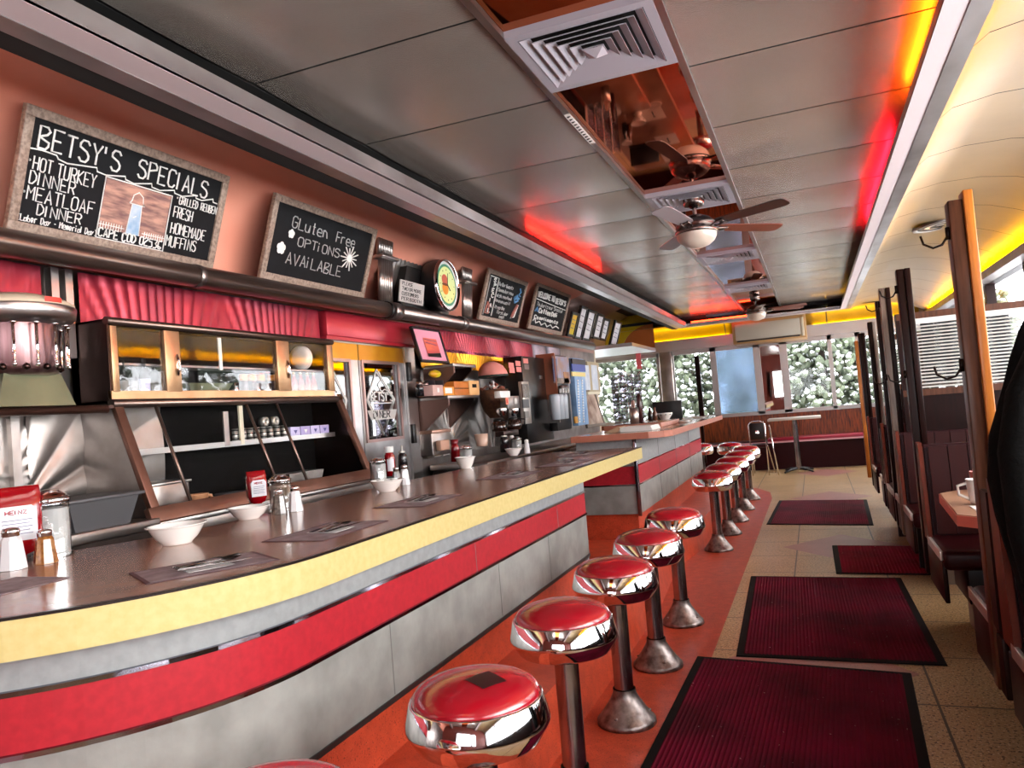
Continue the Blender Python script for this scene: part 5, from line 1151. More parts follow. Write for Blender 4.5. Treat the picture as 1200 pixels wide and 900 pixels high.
shaker('salt_shaker', 'white salt shaker at the right of the third bowl', 475, 568, .12, .032, sm, 'salt shakers on the counter')
shaker('pepper_shaker', 'small dark pepper shaker between third bowl and white capped ketchup', 465, 566, .10, .03, sm2, 'pepper shakers on the counter')
bottle('ketchup_bottle', 'dark red ketchup bottle left of the sugar jar by the bread bin', 'ketchup', 534, 541, .19, .04, ketch, mat('dark_red_cap', '7a0a14', .3), 'ketchup bottles on the counter', capr=.9)
bottle('squeeze_bottle', 'dark squeeze bottle with nozzle near the far end of the counter, by the tan mug', 'bottle', 592, 530, .19, .045, darkb, MATS['pale_cap'], 'dark squeeze bottles on the counter', True)
bottle('ketchup_bottle', 'ketchup bottle with red cap between dark squeeze bottle and small sugar jar', 'ketchup', 600, 527, .19, .035, mat('ketchup_white_label', 'd8c8c4', .5), mat('bright_red_cap', 'b81420', .3), 'ketchup bottles on the counter', capr=.9)
shaker('salt_shaker', 'slim white salt shaker at the far end of the near counter', 618, 531, .125, .03, sm, 'salt shakers on the counter', whitep)
# placemats with cutlery on napkins
pmm = mat('printed_placemat', 'a08c8e', .6, var=('5c464c', 16, .7), stretch=(1, 1, 1)); pmb = mat('placemat_border', '5a3c40', .6); nap = mat('paper_napkin', 'cfc8c6', .7); cut = mat('dark_cutlery_steel', '5c5655', .12, 1.)
def fork(b, o, d, L=.19):
    d = Vector(d).normalized(); s = Vector((-d.y, d.x, 0)); o = Vector(o)
    P = lambda a, w, z: o+d*a*L+s*w+Vector((0, 0, z))
    for a0, a1, w0, w1, z0, z1 in ((0, .3, .009, .007, .004, .006), (.3, .62, .007, .004, .006, .012), (.62, .70, .004, .011, .012, .010), (.70, .78, .011, .012, .010, .008)):
        b.hexa([P(a0, -w0, z0), P(a1, -w1, z1), P(a1, w1, z1), P(a0, w0, z0), P(a0, -w0, z0+.002), P(a1, -w1, z1+.002), P(a1, w1, z1+.002), P(a0, w0, z0+.002)])
    for k in range(4):
        w = -.0105+.007*k; b.hexa([P(.77, w-.0018, .008), P(1, w-.0012, .012), P(1, w+.0012, .012), P(.77, w+.0018, .008), P(.77, w-.0018, .010), P(1, w-.0012, .0135), P(1, w+.0012, .0135), P(.77, w+.0018, .010)])
def spoon(b, o, d, L=.18):
    d = Vector(d).normalized(); s = Vector((-d.y, d.x, 0)); o = Vector(o)
    P = lambda a, w, z: o+d*a*L+s*w+Vector((0, 0, z))
    for a0, a1, w0, w1, z0, z1 in ((0, .35, .009, .006, .004, .008), (.35, .68, .006, .004, .008, .012)):
        b.hexa([P(a0, -w0, z0), P(a1, -w1, z1), P(a1, w1, z1), P(a0, w0, z0), P(a0, -w0, z0+.002), P(a1, -w1, z1+.002), P(a1, w1, z1+.002), P(a0, w0, z0+.002)])
    def f(u, v): a = PI*u; w = math.sin(a)*.019*(2*v-1); return P(.66+.36*u, w, .014-.008*math.sin(a)*(1-(2*v-1)**2))
    b.grid(f, 10, 6)
def knife(b, o, d, L=.2):
    d = Vector(d).normalized(); s = Vector((-d.y, d.x, 0)); o = Vector(o)
    P = lambda a, w, z: o+d*a*L+s*w+Vector((0, 0, z))
    b.hexa([P(0, -.008, .004), P(.45, -.006, .005), P(.45, .006, .005), P(0, .008, .004), P(0, -.008, .009), P(.45, -.006, .008), P(.45, .006, .008), P(0, .008, .009)])
    b.hexa([P(.45, -.006, .005), P(1, -.002, .005), P(1, .008, .005), P(.45, .009, .005), P(.45, -.006, .0065), P(1, -.002, .006), P(1, .008, .006), P(.45, .009, .0065)])
def placemat(label, c, wy, wx, rz, napdir, where):
    c = Vector((c[0], c[1], ZT)); t = thing('placemat', label, 'placemat', c, 'printed paper placemats on the counter')
    mx = Matrix.Rotation(rz, 4, 'Z'); mx.translation = c
    def put(b, name, m, par): bmesh.ops.transform(b.bm, matrix=mx, verts=b.bm.verts[:]); return b.build(name, m, par)
    b = B(); b.box((-wx/2, -wy/2, 0), (wx/2, wy/2, .0012)); put(b, 'border', pmb, t)
    b = B(); b.box((-wx/2+.012, -wy/2+.012, .001), (wx/2-.012, wy/2-.012, .0018)); put(b, 'print', pmm, t)
    q = c+Vector((0, 0, .0018)); n = thing('paper_napkin', 'folded paper napkin '+where, 'napkin', q, 'napkins on the placemats')
    b = B()
    def f(u, v): e = .004*math.sin(u*40)*(1 if v < .02 else .25); return Vector((.01+(u-.5)*.13+.01*v, (v-.5)*.13, .003+.003*v*(1-v)*4+e*.5+.001))
    b.grid(f, 24, 6); put(b, 'napkin', nap, n)
    b = B(); b.box((-.05, -.062, .0), (.07, .06, .003)); put(b, 'folded_layer', nap, n)
    for fn, nm, off, lb in ((fork, 'fork', -.022, 'steel fork lying on the napkin '), (spoon, 'spoon', .016, 'dark spoon lying beside the fork on the napkin '), (knife, 'knife', .04, 'knife next to the spoon on the napkin ')):
        b = B(); d = Vector((.02+off*1.2, 1, 0)) if napdir == 0 else Vector((off*.5, 1, 0))
        fn(b, (.01+off, -.085, .006), d); put(b, nm, cut, None) if 0 else None
        bmesh.ops.transform(b.bm, matrix=mx, verts=b.bm.verts[:]); solo(nm, b, cut, lb+where, nm, nm+'s on the napkins')
pcs = [((168, 658), (283, 639), (326, 667), (192, 687))]
def pm_from(px, py): return at(px, py, z=ZT)
c1 = pm_from(240, 664)
placemat('nearest printed placemat with fork and spoon on a napkin', (c1.x, c1.y), .36, .25, -.55, 0, 'nearest the camera')
c2 = pm_from(385, 622); placemat('second printed placemat, before the brown sugar jar and shakers', (c2.x, c2.y), .42, .26, 0, 0, 'before the brown sugar jar')
c3 = pm_from(492, 587); placemat('third printed placemat, right of the bowl with creamer tubs', (c3.x, c3.y), .42, .26, 0, 0, 'right of the third bowl')
c4 = pm_from(598, 557); placemat('fourth printed placemat, below the farthest white bowls', (c4.x, c4.y), .42, .28, 0, 0, 'below the farthest bowls')
c5 = pm_from(662, 543); placemat('fifth printed placemat, near the end of the near counter', (c5.x, c5.y), .45, .28, 0, 0, 'near the counter end')
c6 = pm_from(690, 533); placemat('farthest placemat with cutlery, under the raised counter edge', (c6.x-.1, c6.y+.1), .4, .28, 0, 0, 'under the raised counter edge')
c0 = pm_from(8, 688); b = B(); b.box((c0.x-.13, c0.y-.2, ZT), (c0.x+.1, c0.y+.12, ZT+.0015)); solo('placemat', b, pmm, 'corner of a printed placemat under the salt shaker at the left photo edge', 'placemat', 'printed paper placemats on the counter')
# ================================================================ ON THE FAR COUNTER
ZF = 1.197
t = thing('serving_block', 'orange brown raised block on the far counter under the cup stacks', 'tray', (-1.95, 7.6, ZF))
a = at(696, 506, z=ZF); c = at(768, 503, z=ZF)
b = B(); b.box((-2.0, 7.5, ZF), (-1.42, 8.6, ZF+.045), .004); b.build('block', tanband, t)
b = B(); b.box((-2.0, 7.5, ZF+.045), (-1.42, 8.6, ZF+.05), .002); b.build('top', laminate, t)
zb_ = ZF+.05
p = at(738, 507, z=ZF); t = thing('menu_stack', 'white stack of menus lying before the raised block', 'menus', p)
b = B()
for k in range(6): b.box((-1.72+.004*k, 6.95, ZF+.007*k), (-1.40-.003*k, 7.35, ZF+.007*k+.006))
b.build('menus', paper, t); b = B(); b.hexa([(-1.86, 6.95, ZF), (-1.70, 6.95, ZF), (-1.70, 7.2, ZF), (-1.86, 7.2, ZF), (-1.73, 6.95, ZF+.05), (-1.71, 6.95, ZF+.05), (-1.71, 7.2, ZF+.05), (-1.73, 7.2, ZF+.05)]); b.build('folder', mat('tan_folder', 'a8866a', .6), t)
pc = glassmat('smoky_plastic', tint='e8e6ec', gl=.05, hi=.4)
def cupstack(label, px, top, y, src=None):
    g = at(px, 470, y=y); zt = at(px, top, y=y).z; c = Vector((g.x, y, zb_))
    t = thing('cup_stack', label, 'cups', c, 'tall clear cup stacks on the far counter'); h = zt-zb_; n = int(h/.036)
    for k in range(min(n, 14)):
        z = zb_+k*h/n; b = B(); b.lathe([(0, z+.002), (.032, z+.002), (.042, z+.062), (.044, z+.066), (.041, z+.066)], c=(c.x, c.y, 0), n=16); b.build('plastic_cup', pc, t)
for px, top, lb in ((722, 443, 'clear cup stack on the far counter, left of four'), (731, 438, 'clear cup stack on the far counter, second of four'), (740, 434, 'clear cup stack on the far counter, third of four'), (749, 434, 'clear cup stack on the far counter, right of four')): cupstack(lb, px, top, 8.1+.1*(px > 735))
p = at(744, 496, y=7.75); c = Vector((p.x, 7.75, zb_)); t = thing('straw_holder', 'steel cup full of paper wrapped straws before the clear cup stacks', 'straws', c)
b = B(); b.lathe([(0, 0), (.045, .0), (.05, .16), (.046, .16), (.041, .005)], c=c, n=20); b.build('cup', steel, t)
for k in range(22):
    a = random.uniform(0, 6.28); r = random.uniform(.0, .036); b = B(); q = c+Vector((r*math.cos(a), r*math.sin(a), .02)); b.tube([q, q+Vector((.3*r*math.cos(a), .3*r*math.sin(a), .2+random.uniform(0, .02)))], .004, 5); b.build('straw', mat('straw_paper', 'd8b4a8', .6), t)
p = at(746, 466, y=7.85)
bottle_ = B(); bottle_.lathe([(0, 0), (.025, 0), (.025, .2), (.02, .22), (.02, .30), (0, .30)], c=(p.x, 7.95, zb_), n=14); solo('dark_bottle', bottle_, mat('dark_red_bottle', '3a0f12', .3), 'dark red capped bottle standing behind the straws on the far counter', 'bottle')
p = at(764, 495, z=ZF); b = B(); b.lathe([(0, 0), (.04, 0), (.07, .05), (.066, .05), (.036, .006), (0, .006)], c=p, n=24); solo('cereal_bowl', b, white, 'small white bowl before the dark menu board on the far counter', 'bowl', 'bowls on the far counter')
p = at(780, 496, z=ZF); t = thing('footed_bowl', 'white footed bowl with dark leaf pattern on the far counter', 'bowl', p)
b = B(); b.lathe([(0, 0), (.05, 0), (.05, .01), (.03, .025), (.05, .05), (.085, .1), (.09, .12), (.084, .12), (.045, .055), (0, .045)], c=p, n=30); b.build('bowl', white, t)
for k in range(10):
    a = 2*PI*k/10; b = B(); q = p+Vector((.0855*math.cos(a), .0855*math.sin(a), .1)); b.ball(q, .01, 1, (1, 1, .7)); b.build('leaf_pattern', mat('dark_green_print', '2a3a2c', .5), t)
p = at(790, 497, z=ZF); b = B(); b.lathe([(0, 0), (.05, 0), (.09, .02), (.088, .025), (.05, .006), (0, .006)], c=Vector((p.x+.04, p.y+.35, ZF)), n=24); solo('saucer', b, white, 'white saucer just beyond the footed bowl on the far counter', 'saucer')
t, ya, yc, z0, z1 = None, 0, 0, 0, 0
ym = 9.9; a = at(765, 480, y=ym); c = at(799, 478, y=ym)
t = thing('menu_board', 'black upright menu board at the back of the far counter', 'menu', ((a.x+c.x)/2, ym, ZF)); b = B(); b.box((a.x, ym, ZF), (c.x, ym+.03, at(785, 470, y=ym).z), .004); b.build('board', blackm, t)
b = B(); b.box((a.x, ym-.06, ZF), (c.x, ym+.09, ZF+.015), .003); b.build('foot', blackm, t)
for px, m, lb in ((762, darkb, 'dark sauce bottle before the black menu board, left one'), (766, mat('brown_sauce', '6a4030', .2), 'brown sauce bottle before the black menu board, right one')):
    p = at(px, 488, y=9.0); b = B(); b.lathe([(0, 0), (.03, 0), (.03, .12), (.015, .15), (.015, .19), (0, .19)], c=(p.x, 9.0+.02*(px-762), ZF), n=14); solo('sauce_bottle', b, m, lb, 'bottle', 'sauce bottles on the far counter')
for k, (x, y) in enumerate(((-1.45, 8.9), (-1.45, 9.9), (-1.5, 10.6))):
    b = B(); b.box((x-.15, y-.2, ZF), (x+.12, y+.2, ZF+.0015)); solo('placemat', b, paper, 'white placemat on the far counter, '+('nearest of three', 'middle of three', 'farthest of three')[k], 'placemat', 'placemats on the far counter')
    b = B(); fork(b, (x, y-.09, ZF+.001), (0, 1, 0)); solo('fork', b, cut, 'fork on the far counter placemat, '+('nearest of three', 'middle of three', 'farthest of three')[k], 'fork', 'forks on the far counter')
# ================================================================ BOOTHS ON THE RIGHT
hookm = mat('dark_hook_iron', '241c1a', .3, .9)
def hook(t, p, d=(-1, 0, 0), k=1.):
    d = Vector(d); p = Vector(p); b = B()
    b.tube([p+Vector((0, 0, .03)), p+Vector((0, 0, -.02))], .012*k, 8)
    b.tube([p, p+d*.03*k+Vector((0, 0, -.045*k)), p+d*.07*k+Vector((0, 0, -.055*k)), p+d*.11*k+Vector((0, 0, -.03*k)), p+d*.12*k+Vector((0, 0, .012*k))], .006*k, 8); b.build('coat_hook', hookm, t)
def hook_post(label, x, y, h, m1, m2, w=.06, dz=.03, hk=True):
    t = thing('coat_hook_post', label, 'post', (x+.05, y, .25), 'wooden coat hook posts at the booth ends')
    b = B(); b.box((x, y-.04, .25), (x+w, y+.04, h), .005); b.build('post', m1, t)
    b = B(); b.box((x+w, y-.052, .95), (x+w+.034, y+.045, h+dz), .004); b.build('trim_board', m2, t)
    if hk: hook(t, (x-.006, y-.02, h-.13), k=.8); hook(t, (x-.006, y-.02, 1.49), k=.8)
    return t
PX = .55
def post_at(label, px, py, m1, m2, w, dz=0., hk=True):
    p = at(px, py, x=PX); return hook_post(label, PX, p.y, p.z, m1, m2, w, dz, hk)
post_at('nearest tall wooden coat hook post with an orange edge board', 1108, 238, midwood, orangewood, .052, .03)
post_at('dark coat hook post second from the camera, left of the white blinds', 1049, 317, darkwood, darkwood, .045)
post_at('grey brown coat hook post third from the camera', 1029, 339, mat('greyish_wood', '8a7668', .4, var=('6a584c', 10, .8), stretch=(6, 6, .5)), darkwood, .045)
post_at('black coat hook post fourth from the camera', 1025, 354, darkwood, darkwood, .04, 0, False)
post_at('dark thin coat hook post fifth from the camera', 1016, 378, darkwood, mat('pale_edge', '9a8c80', .5), .04, 0, False)
post_at('dark coat hook post beside the last orange one', 1005, 391, darkwood, darkwood, .04, 0, False)
post_at('farthest orange wooden coat hook post before the far window', 1001, 400, orangewood, orangewood, .045, 0, False)
p = at(819, 455, y=14.4); hook_post('lone dark coat hook post before the far left window', p.x-.03, 14.4, at(818, 417, y=14.4).z, darkwood, darkwood, .05, 0, hk=False)
# booth benches
plank = mat('maroon_planks', '36100d', .4, spec=.15, var=('301010', 6, .8), stretch=(5, 5, .5))
def make_bench(label, d, hb):
    """d=-1: seat towards the camera, d=1: seat away from it; back plane at y=0, aisle end at x=0"""
    t = thing('booth_bench', label, 'bench', (0, 0, 0), 'maroon booth benches along the windows'); W = 1.3
    b = B(); b.box((.12, d*.02, .22), (W, d*.50, .42), .006); b.build('base', darkwood, t)
    b = B(); b.box((.17, d*.06, 0), (W, d*.44, .22)); b.build('plinth', mat('pale_plinth', '8f8378', .5), t)
    b = B(); b.box((.0, d*.05, .42), (W, d*.60, .53), .03); b.build('seat', maroon, t)
    b = B(); b.box((-.012, d*.10, .475), (.004, d*.58, .525), .003); b.build('seat_trim', mat('pale_metal_trim', 'cfc8c2', .3, .5), t)
    b = B(); b.hexa([(0.01, d*.12, .50), (W, d*.12, .50), (W, .0, .50), (0.01, .0, .50), (.01, d*.06, hb), (W, d*.06, hb), (W, -d*.02, hb), (.01, -d*.02, hb)]); bmesh.ops.bevel(b.bm, geom=b.bm.edges[:], offset=.015, segments=2, affect='EDGES'); b.build('back', maroon if d < 0 else mat('plum_vinyl', '5a2228', .35), t)
    if d < 0:
        n = 12
        for k in range(n):
            x0, x1 = .04+(W-.05)*k/n, .04+(W-.05)*(k+1)/n
            b = B(); b.hexa([(x0+.003, -.135, .54), (x1-.003, -.135, .54), (x1-.003, -.12, .54), (x0+.003, -.12, .54), (x0+.003, -.075, hb-.01), (x1-.003, -.075, hb-.01), (x1-.003, -.06, hb-.01), (x0+.003, -.06, hb-.01)]); b.build('back_plank', plank, t)
    b = B(); b.hexa([(-.01, d*.15, .5), (.012, d*.15, .5), (.012, -d*.02, .5), (-.01, -d*.02, .5), (-.01, d*.08, hb+.015), (.012, d*.08, hb+.015), (.012, -d*.03, hb+.015), (-.01, -d*.03, hb+.015)]); b.build('end_trim', mat('red_brown_edge', '6a2610', .4, spec=.2, var=('42160a', 8, .7)) if d < 0 else darkwood, t)
    b = B(); b.box((-.004, d*.0, .24), (.02, d*.56, .47), .006); b.build('end_panel', darkwood, t)
    return t
bn = make_bench('nearest bench facing the camera, at the right photo edge under the coat', -1, 1.06); bn.location = (.56, 3.17, 0)
YP = [at(px, py, x=PX).y for px, py in ((1049, 317), (1029, 339), (1025, 354), (1016, 378), (1005, 391), (1001, 400))]
for y, lb in ((YP[0]-.16, 'planked bench before the second post, across the pink edged table'), (6.56, 'planked bench against the cross wall with the large blinds'), (7.96, 'planked bench against the cross wall with the small blinds'), (YP[4]-.1, 'planked bench before the farthest posts')): dup(bn, (.56, y, 0), 0, lb)
b2n = make_bench('bench just behind the nearest post, facing away from the camera', 1, 1.0); b2n.location = (.565, 3.30, 0)
for y, lb in ((6.72, 'bench just beyond the cross wall with large blinds, facing away'), (8.12, 'bench beyond the cross wall with small blinds, facing away')): dup(b2n, (.565, y, 0), 0, lb)
# pink edged booth table with mug
t = thing('booth_table', 'pink edged booth table with pale top just beyond the nearest post', 'table', (1.1, 4.15, 0))
pl = [(.68, 3.66), (1.7, 3.66), (1.7, 4.66), (.66, 4.66), (.56, 4.55), (.53, 3.82)]
b = B(); slab(b, pl, .80, .846); b.build('edge', mat('salmon_table_edge', 'd8705e', .4), t)
b = B(); slab(b, [(x+.006*(1 if x < 1 else -1), y+.006*(1 if y < 4.2 else -1)) for x, y in pl], .845, .85); b.build('tabletop', mat('tan_table_top', 'b88a6c', .3, var=('a07458', 3, .6)), t)
b = B(); b.lathe([(.04, .04), (.04, .80)], c=(1.1, 4.15, 0), n=16); b.lathe([(.26, 0), (.26, .02), (.05, .05)], c=(1.1, 4.15, 0), n=24); b.build('pedestal', blackm, t)
b = B(); b.box((.62, 3.72, .851), (1.0, 4.05, .853)); solo('placemat', b, paper, 'pale placemat on the pink edged booth table', 'placemat')
mug('coffee_mug', 'white red lined mug on the pink edged booth table', 1148, 590, z=.8535, r=.05, h=.115, hdir=(-1, -.1, 0))
b = B(); p = at(1139, 578, z=.851); b.lathe([(0, 0), (.04, 0), (.05, .1), (.046, .1), (.036, .006)], c=(p.x+.06, p.y+.1, .8515), n=20); solo('coffee_mug', b, mat('red_white_ceramic', 'c86a60', .3), 'second reddish mug behind the white mug on the booth table', 'mug')
# black coat on the near post
coat = thing('black_coat', 'black fleecy coat hanging at the right photo edge', 'coat', (.8, 3.0, .7))
b = B(); lev = [(.56, .585, .06), (.668, .565, .09), (.75, .555, .10), (.833, .54, .11), (.92, .525, .12), (1.0, .512, .13), (1.112, .503, .13), (1.25, .523, .12), (1.33, .552, .11), (1.415, .581, .09), (1.5, .607, .07), (1.577, .637, .05), (1.66, .68, .03)]
n = 44; vr = []
for z, xl, dpt in lev:
    xr = 1.02; cx = (xl+xr)/2; rx = (xr-xl)/2
    vr.append([b.bm.verts.new((cx+rx*math.cos(2*PI*k/n)*(1+.03*math.sin(7*2*PI*k/n+z*3)), 2.9+dpt*math.sin(2*PI*k/n)*(1+.12*math.sin(5*2*PI*k/n+z*4)), z+.008*math.sin(9*2*PI*k/n))) for k in range(n)])
for a, e in zip(vr, vr[1:]):
    for k in range(n): b._f([a[k], a[(k+1) % n], e[(k+1) % n], e[k]], True)
b._f(vr[0][::-1]); b._f(vr[-1]); b.build('body', mat('black_fleece', '050505', .9, spec=.15, bump=(40, .6)), coat)
b = B(); b.tube([(.66, 2.82, 1.52), (.60, 2.79, 1.38), (.565, 2.78, 1.2), (.565, 2.78, .95), (.585, 2.79, .8)], [.03, .045, .05, .045, .04], 14); b.build('sleeve', MATS['black_fleece'], coat)
hook(coat, (.8, 3.0, 1.70), (0, -1, 0))
b = B(); b.box((.72, 3.06, 1.66), (1.95, 3.10, 1.76), .004); struct('trim_13', b, darkwood)
# ---- cross walls with white blinds (entrance vestibule)
blind = mat('white_blind_slat', 'd8d4ce', .5)
def cross(y, x0, x1, ztop, zs, label, sign=None):
    b = B(); b.box((x0, y, 0), (x1, y+.06, zs)); b.mi = 1
    b.box((x0, y-.015, zs), (x1, y+.07, zs+.05)); b.box((x0, y-.01, ztop-.05), (x1, y+.07, ztop)); b.mi = 0
    b.box((x0, y, zs), (x0+.05, y+.06, ztop)); b.box((x1-.05, y, zs), (x1, y+.06, ztop))
    struct('wall_partition', b, [darkwood, midwood])
    t = thing('window_blind', label, 'blinds', ((x0+x1)/2, y+.02, zs+.05), 'white window blinds')
    b = B(); b.box((x0+.06, y-.005, ztop-.09), (x1-.06, y+.04, ztop-.05)); b.build('headrail', blind, t)
    n = int((ztop-.085-zs-.06)/.026)+1
    for k in range(min(n, 60)):
        z = zs+.065+.026*k; b = B(); b.obox(((x0+x1)/2, y+.02, z), x1-x0-.12, .025, .0012, (1, 0, 0), (0, 1, .55)); b.build('slat', blind, t)
    b = B(); b.box((x0+.06, y+.062, zs+.05), (x1-.06, y+.066, ztop-.05)); g = struct('window_%d' % (30 if y < 7 else 31), b, winglass)
    if sign:
        s0, s1, z0, z1 = sign; t = thing('door_sign', 'dark sign panel seen through the white blinds', 'sign', ((s0+s1)/2, y+.12, 0))
        b = B(); b.box((s0, y+.11, z0), (s1, y+.13, z1)); b.build('panel', mat('blue_black_sign', '1c2028', .5), t)
        b = B(); b.box((s0-.02, y+.105, z0-.02), (s1+.02, y+.112, z0)); b.box((s0-.02, y+.105, z1), (s1+.02, y+.112, z1+.02)); b.build('frame', MATS['greyish_wood'], t)
        b = B(); b.box((s0+.03, y+.11, 0), (s0+.07, y+.13, z0)); b.box((s1-.07, y+.11, 0), (s1-.03, y+.13, z0)); b.build('leg', blackm, t)
cross(6.6, .64, 1.95, 1.975, 1.33, 'large white blinds over the dark cross wall behind the second post', (.82, 1.10, 1.42, 1.90))
cross(8.0, .62, 1.0, 1.9, 1.38, 'small white blinds seen between the second and third posts')
b = B(); b.box((1.2, 6.72, 1.42), (1.42, 6.74, 1.9)); solo('door_sign', b, MATS['blue_black_sign'], 'second dark panel behind the blinds, right of the first post', 'sign', base=(1.3, 6.73, 1.42))
# ================================================================ FAR END SEATING
t = thing('wall_bench', 'long dark maroon bench with pink seat along the far wall', 'bench', (-.3, 15.3, 0))
xa, xb = at(700, 540, y=15.1).x, at(1040, 530, y=15.1).x
b = B(); b.box((xa, 15.14, 0), (1.9, 15.55, .50)); b.build('base', maroon, t)
b = B(); b.box((at(899, 510, y=15.1).x, 15.06, .50), (1.9, 15.56, .585), .02); b.build('seat', mat('rose_vinyl', '9c1f38', .3), t)
b = B(); b.box((at(899, 510, y=15.1).x, 15.05, .50), (1.9, 15.065, .53)); b.build('seat_trim', mat('pink_trim', 'e0a8b0', .4), t)
b = B(); b.box((xa, 15.06, .48), (at(897, 510, y=15.1).x, 15.56, .55), .02); b.build('seat', maroon, t)
b = B(); b.box((xa, 15.05, .50), (at(897, 510, y=15.1).x, 15.065, .53)); b.build('seat_trim', MATS['pink_trim'], t)
YT = 14.5; tl, tr = at(899, 491, y=YT-.3), at(962, 488, y=YT-.3)
t = thing('cafe_table', 'small square pedestal table with a pale rim by the far bench', 'table', ((tl.x+tr.x)/2, YT, 0)); xm = (tl.x+tr.x)/2; zt = (tl.z+tr.z)/2
b = B(); b.box((tl.x, YT-.3, zt-.04), (tr.x, YT+.3, zt), .006); b.build('tabletop', mat('pale_table_rim', 'c8bab2', .4), t)
b = B(); b.lathe([(.05, .06), (.045, zt-.04)], c=(xm, YT, 0), n=20); b.build('column', chromed, t)
for k in range(4):
    a = PI/4+PI/2*k; d = Vector((math.cos(a), math.sin(a), 0)); b = B(); b.tube([Vector((xm, YT, .07))+d*.03, Vector((xm, YT, .05))+d*.2, Vector((xm, YT, .02))+d*.33], [.025, .02, .015], 8); b.build('foot', blackm, t)
# bent metal chair left of the table
YC = 14.1; L = at(877, 498, y=YC); Rr = at(898, 497, y=YC); zt = at(885, 494, y=YC).z; x0, x1 = L.x, Rr.x-.03
t = thing('metal_chair', 'dark vinyl chair with bent chrome tube frame left of the far table', 'chair', ((x0+x1)/2, YC, 0))
zs_ = .5
b = B(); b.tube([(x0, YC+.02, 0), (x0, YC, zs_), (x0, YC, zt-.06), (x0+.03, YC, zt-.015), (x0+.07, YC, zt), (x1-.07, YC, zt), (x1-.03, YC, zt-.015), (x1, YC, zt-.06), (x1, YC, zs_), (x1, YC+.02, 0)], .011, 8); b.build('back_frame', chrome, t)
for x, dx in ((x0, 0), (x1, .08)):
    b = B(); b.tube([(x, YC+.0, zs_+.02), (x, YC+.38, zs_), (x+dx, YC+.44, 0)], .011, 8); b.build('leg', chrome, t)
b = B(); b.box((x0+.01, YC+.0, zs_-.01), (x1-.01, YC+.42, zs_+.05), .015); b.build('seat', maroon, t)
b = B(); b.box((x0+.015, YC-.01, zs_+.14), (x1-.015, YC+.02, zt-.03), .008); b.build('backrest', mat('black_vinyl', '1a0f10', .35), t)
b = B(); b.box(((x0+x1)/2-.03, YC-.014, zs_+.25), ((x0+x1)/2+.03, YC-.008, zs_+.3)); b.build('handle_hole', chrome, t)
p0 = at(901, 498, y=14.0); p1 = at(912, 548, y=14.0)
t = solo('leaning_rod', B().tube([p0, Vector((p1.x, 14.0, .01))], .012, 8), chrome, 'slanting chrome rod before the far table, right of the metal chair', 'rod')
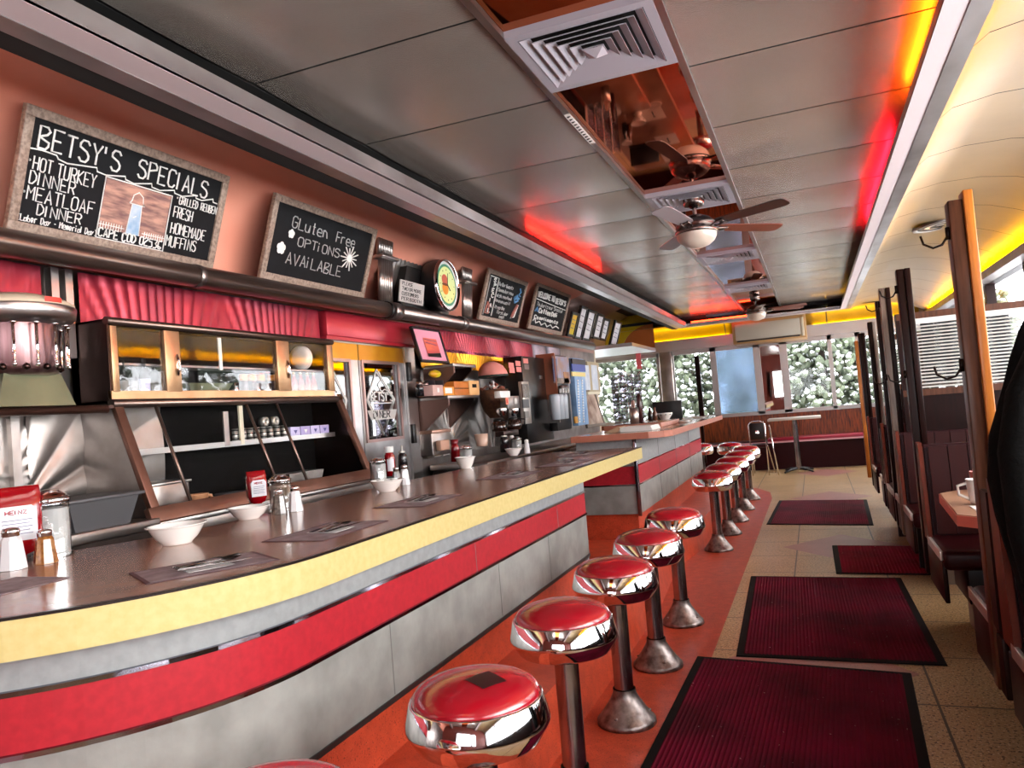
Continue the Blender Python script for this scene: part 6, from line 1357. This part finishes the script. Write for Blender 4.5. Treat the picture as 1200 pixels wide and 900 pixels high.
# ================================================================ OUTSIDE
b = B(); b.box((-14, 15.8, -.6), (14, 40, -.5)); struct('ground', b, mat('snowy_ground', 'e8ecf2', .8))
leafm = mat('snowy_leaves', '5c6650', .7, var=('343c2e', 3, .8)); snowm = mat('snow', 'f2f5fa', .8)
def snowy_tree(x, y, h, r, label, seed, n=1100):
    rd = random.Random(seed); t = thing('snowy_tree', label, 'tree', (x, y, -.5), 'snow covered trees outside')
    b = B(); b.tube([(x, y, -.5), (x+.05, y, h*.5), (x, y, h*.9)], [.12, .08, .02], 8); b.build('trunk', mat('tree_bark', '4a4038', .8), t)
    lv, sn = B(), B()
    for k in range(n):
        v = rd.random()**.8; z = -.45+h*v; rr = r*(1-.55*v)*(.55+.45*rd.random()); a = rd.uniform(0, 2*PI)
        c = Vector((x+rr*math.cos(a), y+rr*math.sin(a)*.8, z)); s = rd.uniform(.05, .11)
        q = bmesh.new(); bmesh.ops.create_icosphere(q, subdivisions=1, radius=s)
        for w in q.verts: w.co = Vector((w.co.x*rd.uniform(.7, 1.3), w.co.y*rd.uniform(.7, 1.3), w.co.z*rd.uniform(.6, 1.4)))+c
        lv._add(q)
        if rd.random() < .55:
            q = bmesh.new(); bmesh.ops.create_icosphere(q, subdivisions=1, radius=s*.85)
            for w in q.verts: w.co = Vector((w.co.x*rd.uniform(.6, 1.2), w.co.y*rd.uniform(.6, 1.2), w.co.z*rd.uniform(.4, .9)))+c+Vector((rd.uniform(-.3, .3)*s, -s*.3, s*.4))
            sn._add(q)
    lv.build('foliage', leafm, t); sn.build('snow', snowm, t)
wh = ['left of the far pilaster', 'behind the far left window', 'right behind the blue tinted pane', 'behind the far right window, left half', 'behind the far right window, right half', 'at the corner behind the last booth posts', 'beyond the left end of the far windows']
for i, (x, y, h, r) in enumerate(((-3.4, 18.6, 3.6, 1.5), (-1.7, 18.9, 3.9, 1.5), (-.5, 20.2, 4.2, 1.5), (.2, 18.4, 3.7, 1.3), (1.6, 18.9, 3.9, 1.4), (3.2, 18.2, 3.6, 1.4), (-5.3, 19.0, 3.8, 1.6))): snowy_tree(x, y, h, r, 'snow covered evergreen outside, '+wh[i], i+3)
for i, (x, y, h, r) in enumerate(((5.6, 6.6, 4.2, 1.5), (5.2, 9.3, 3.9, 1.5), (5.5, 12.2, 4.3, 1.6))): snowy_tree(x, y, h, r, 'snow covered evergreen outside the windows over the booths, '+('nearest', 'middle', 'farthest')[i]+' one', i+20, 500)
# ================================================================ LIGHT AND VIEW
w = bpy.data.worlds.new('overcast_sky'); bpy.context.scene.world = w; w.use_nodes = True
bg = w.node_tree.nodes['Background']; bg.inputs[0].default_value = (.94, .96, 1, 1); bg.inputs[1].default_value = 8.
su = bpy.data.lights.new('snow_glow_fill', 'SUN'); su.energy = 9; su.angle = math.radians(80); su.color = (1, .97, .93)  # fill lamp added below the horizon, brightening wall and ceiling like snow bounce
so = bpy.data.objects.new('snow_glow_fill', su); C.objects.link(so)
so.rotation_euler = Vector((-1, .12, .13)).to_track_quat('-Z', 'Y').to_euler()
s = bpy.context.scene
s.view_settings.view_transform = 'Standard'; s.view_settings.look = 'None'; s.view_settings.gamma = 1; s.view_settings.use_curve_mapping = False
s.view_settings.exposure = 0.45
s.cycles.use_denoising = True; s.cycles.max_bounces = 8; s.cycles.sample_clamp_indirect = 8
s.cycles.transparent_max_bounces = 48; s.cycles.caustics_reflective = False; s.cycles.caustics_refractive = False
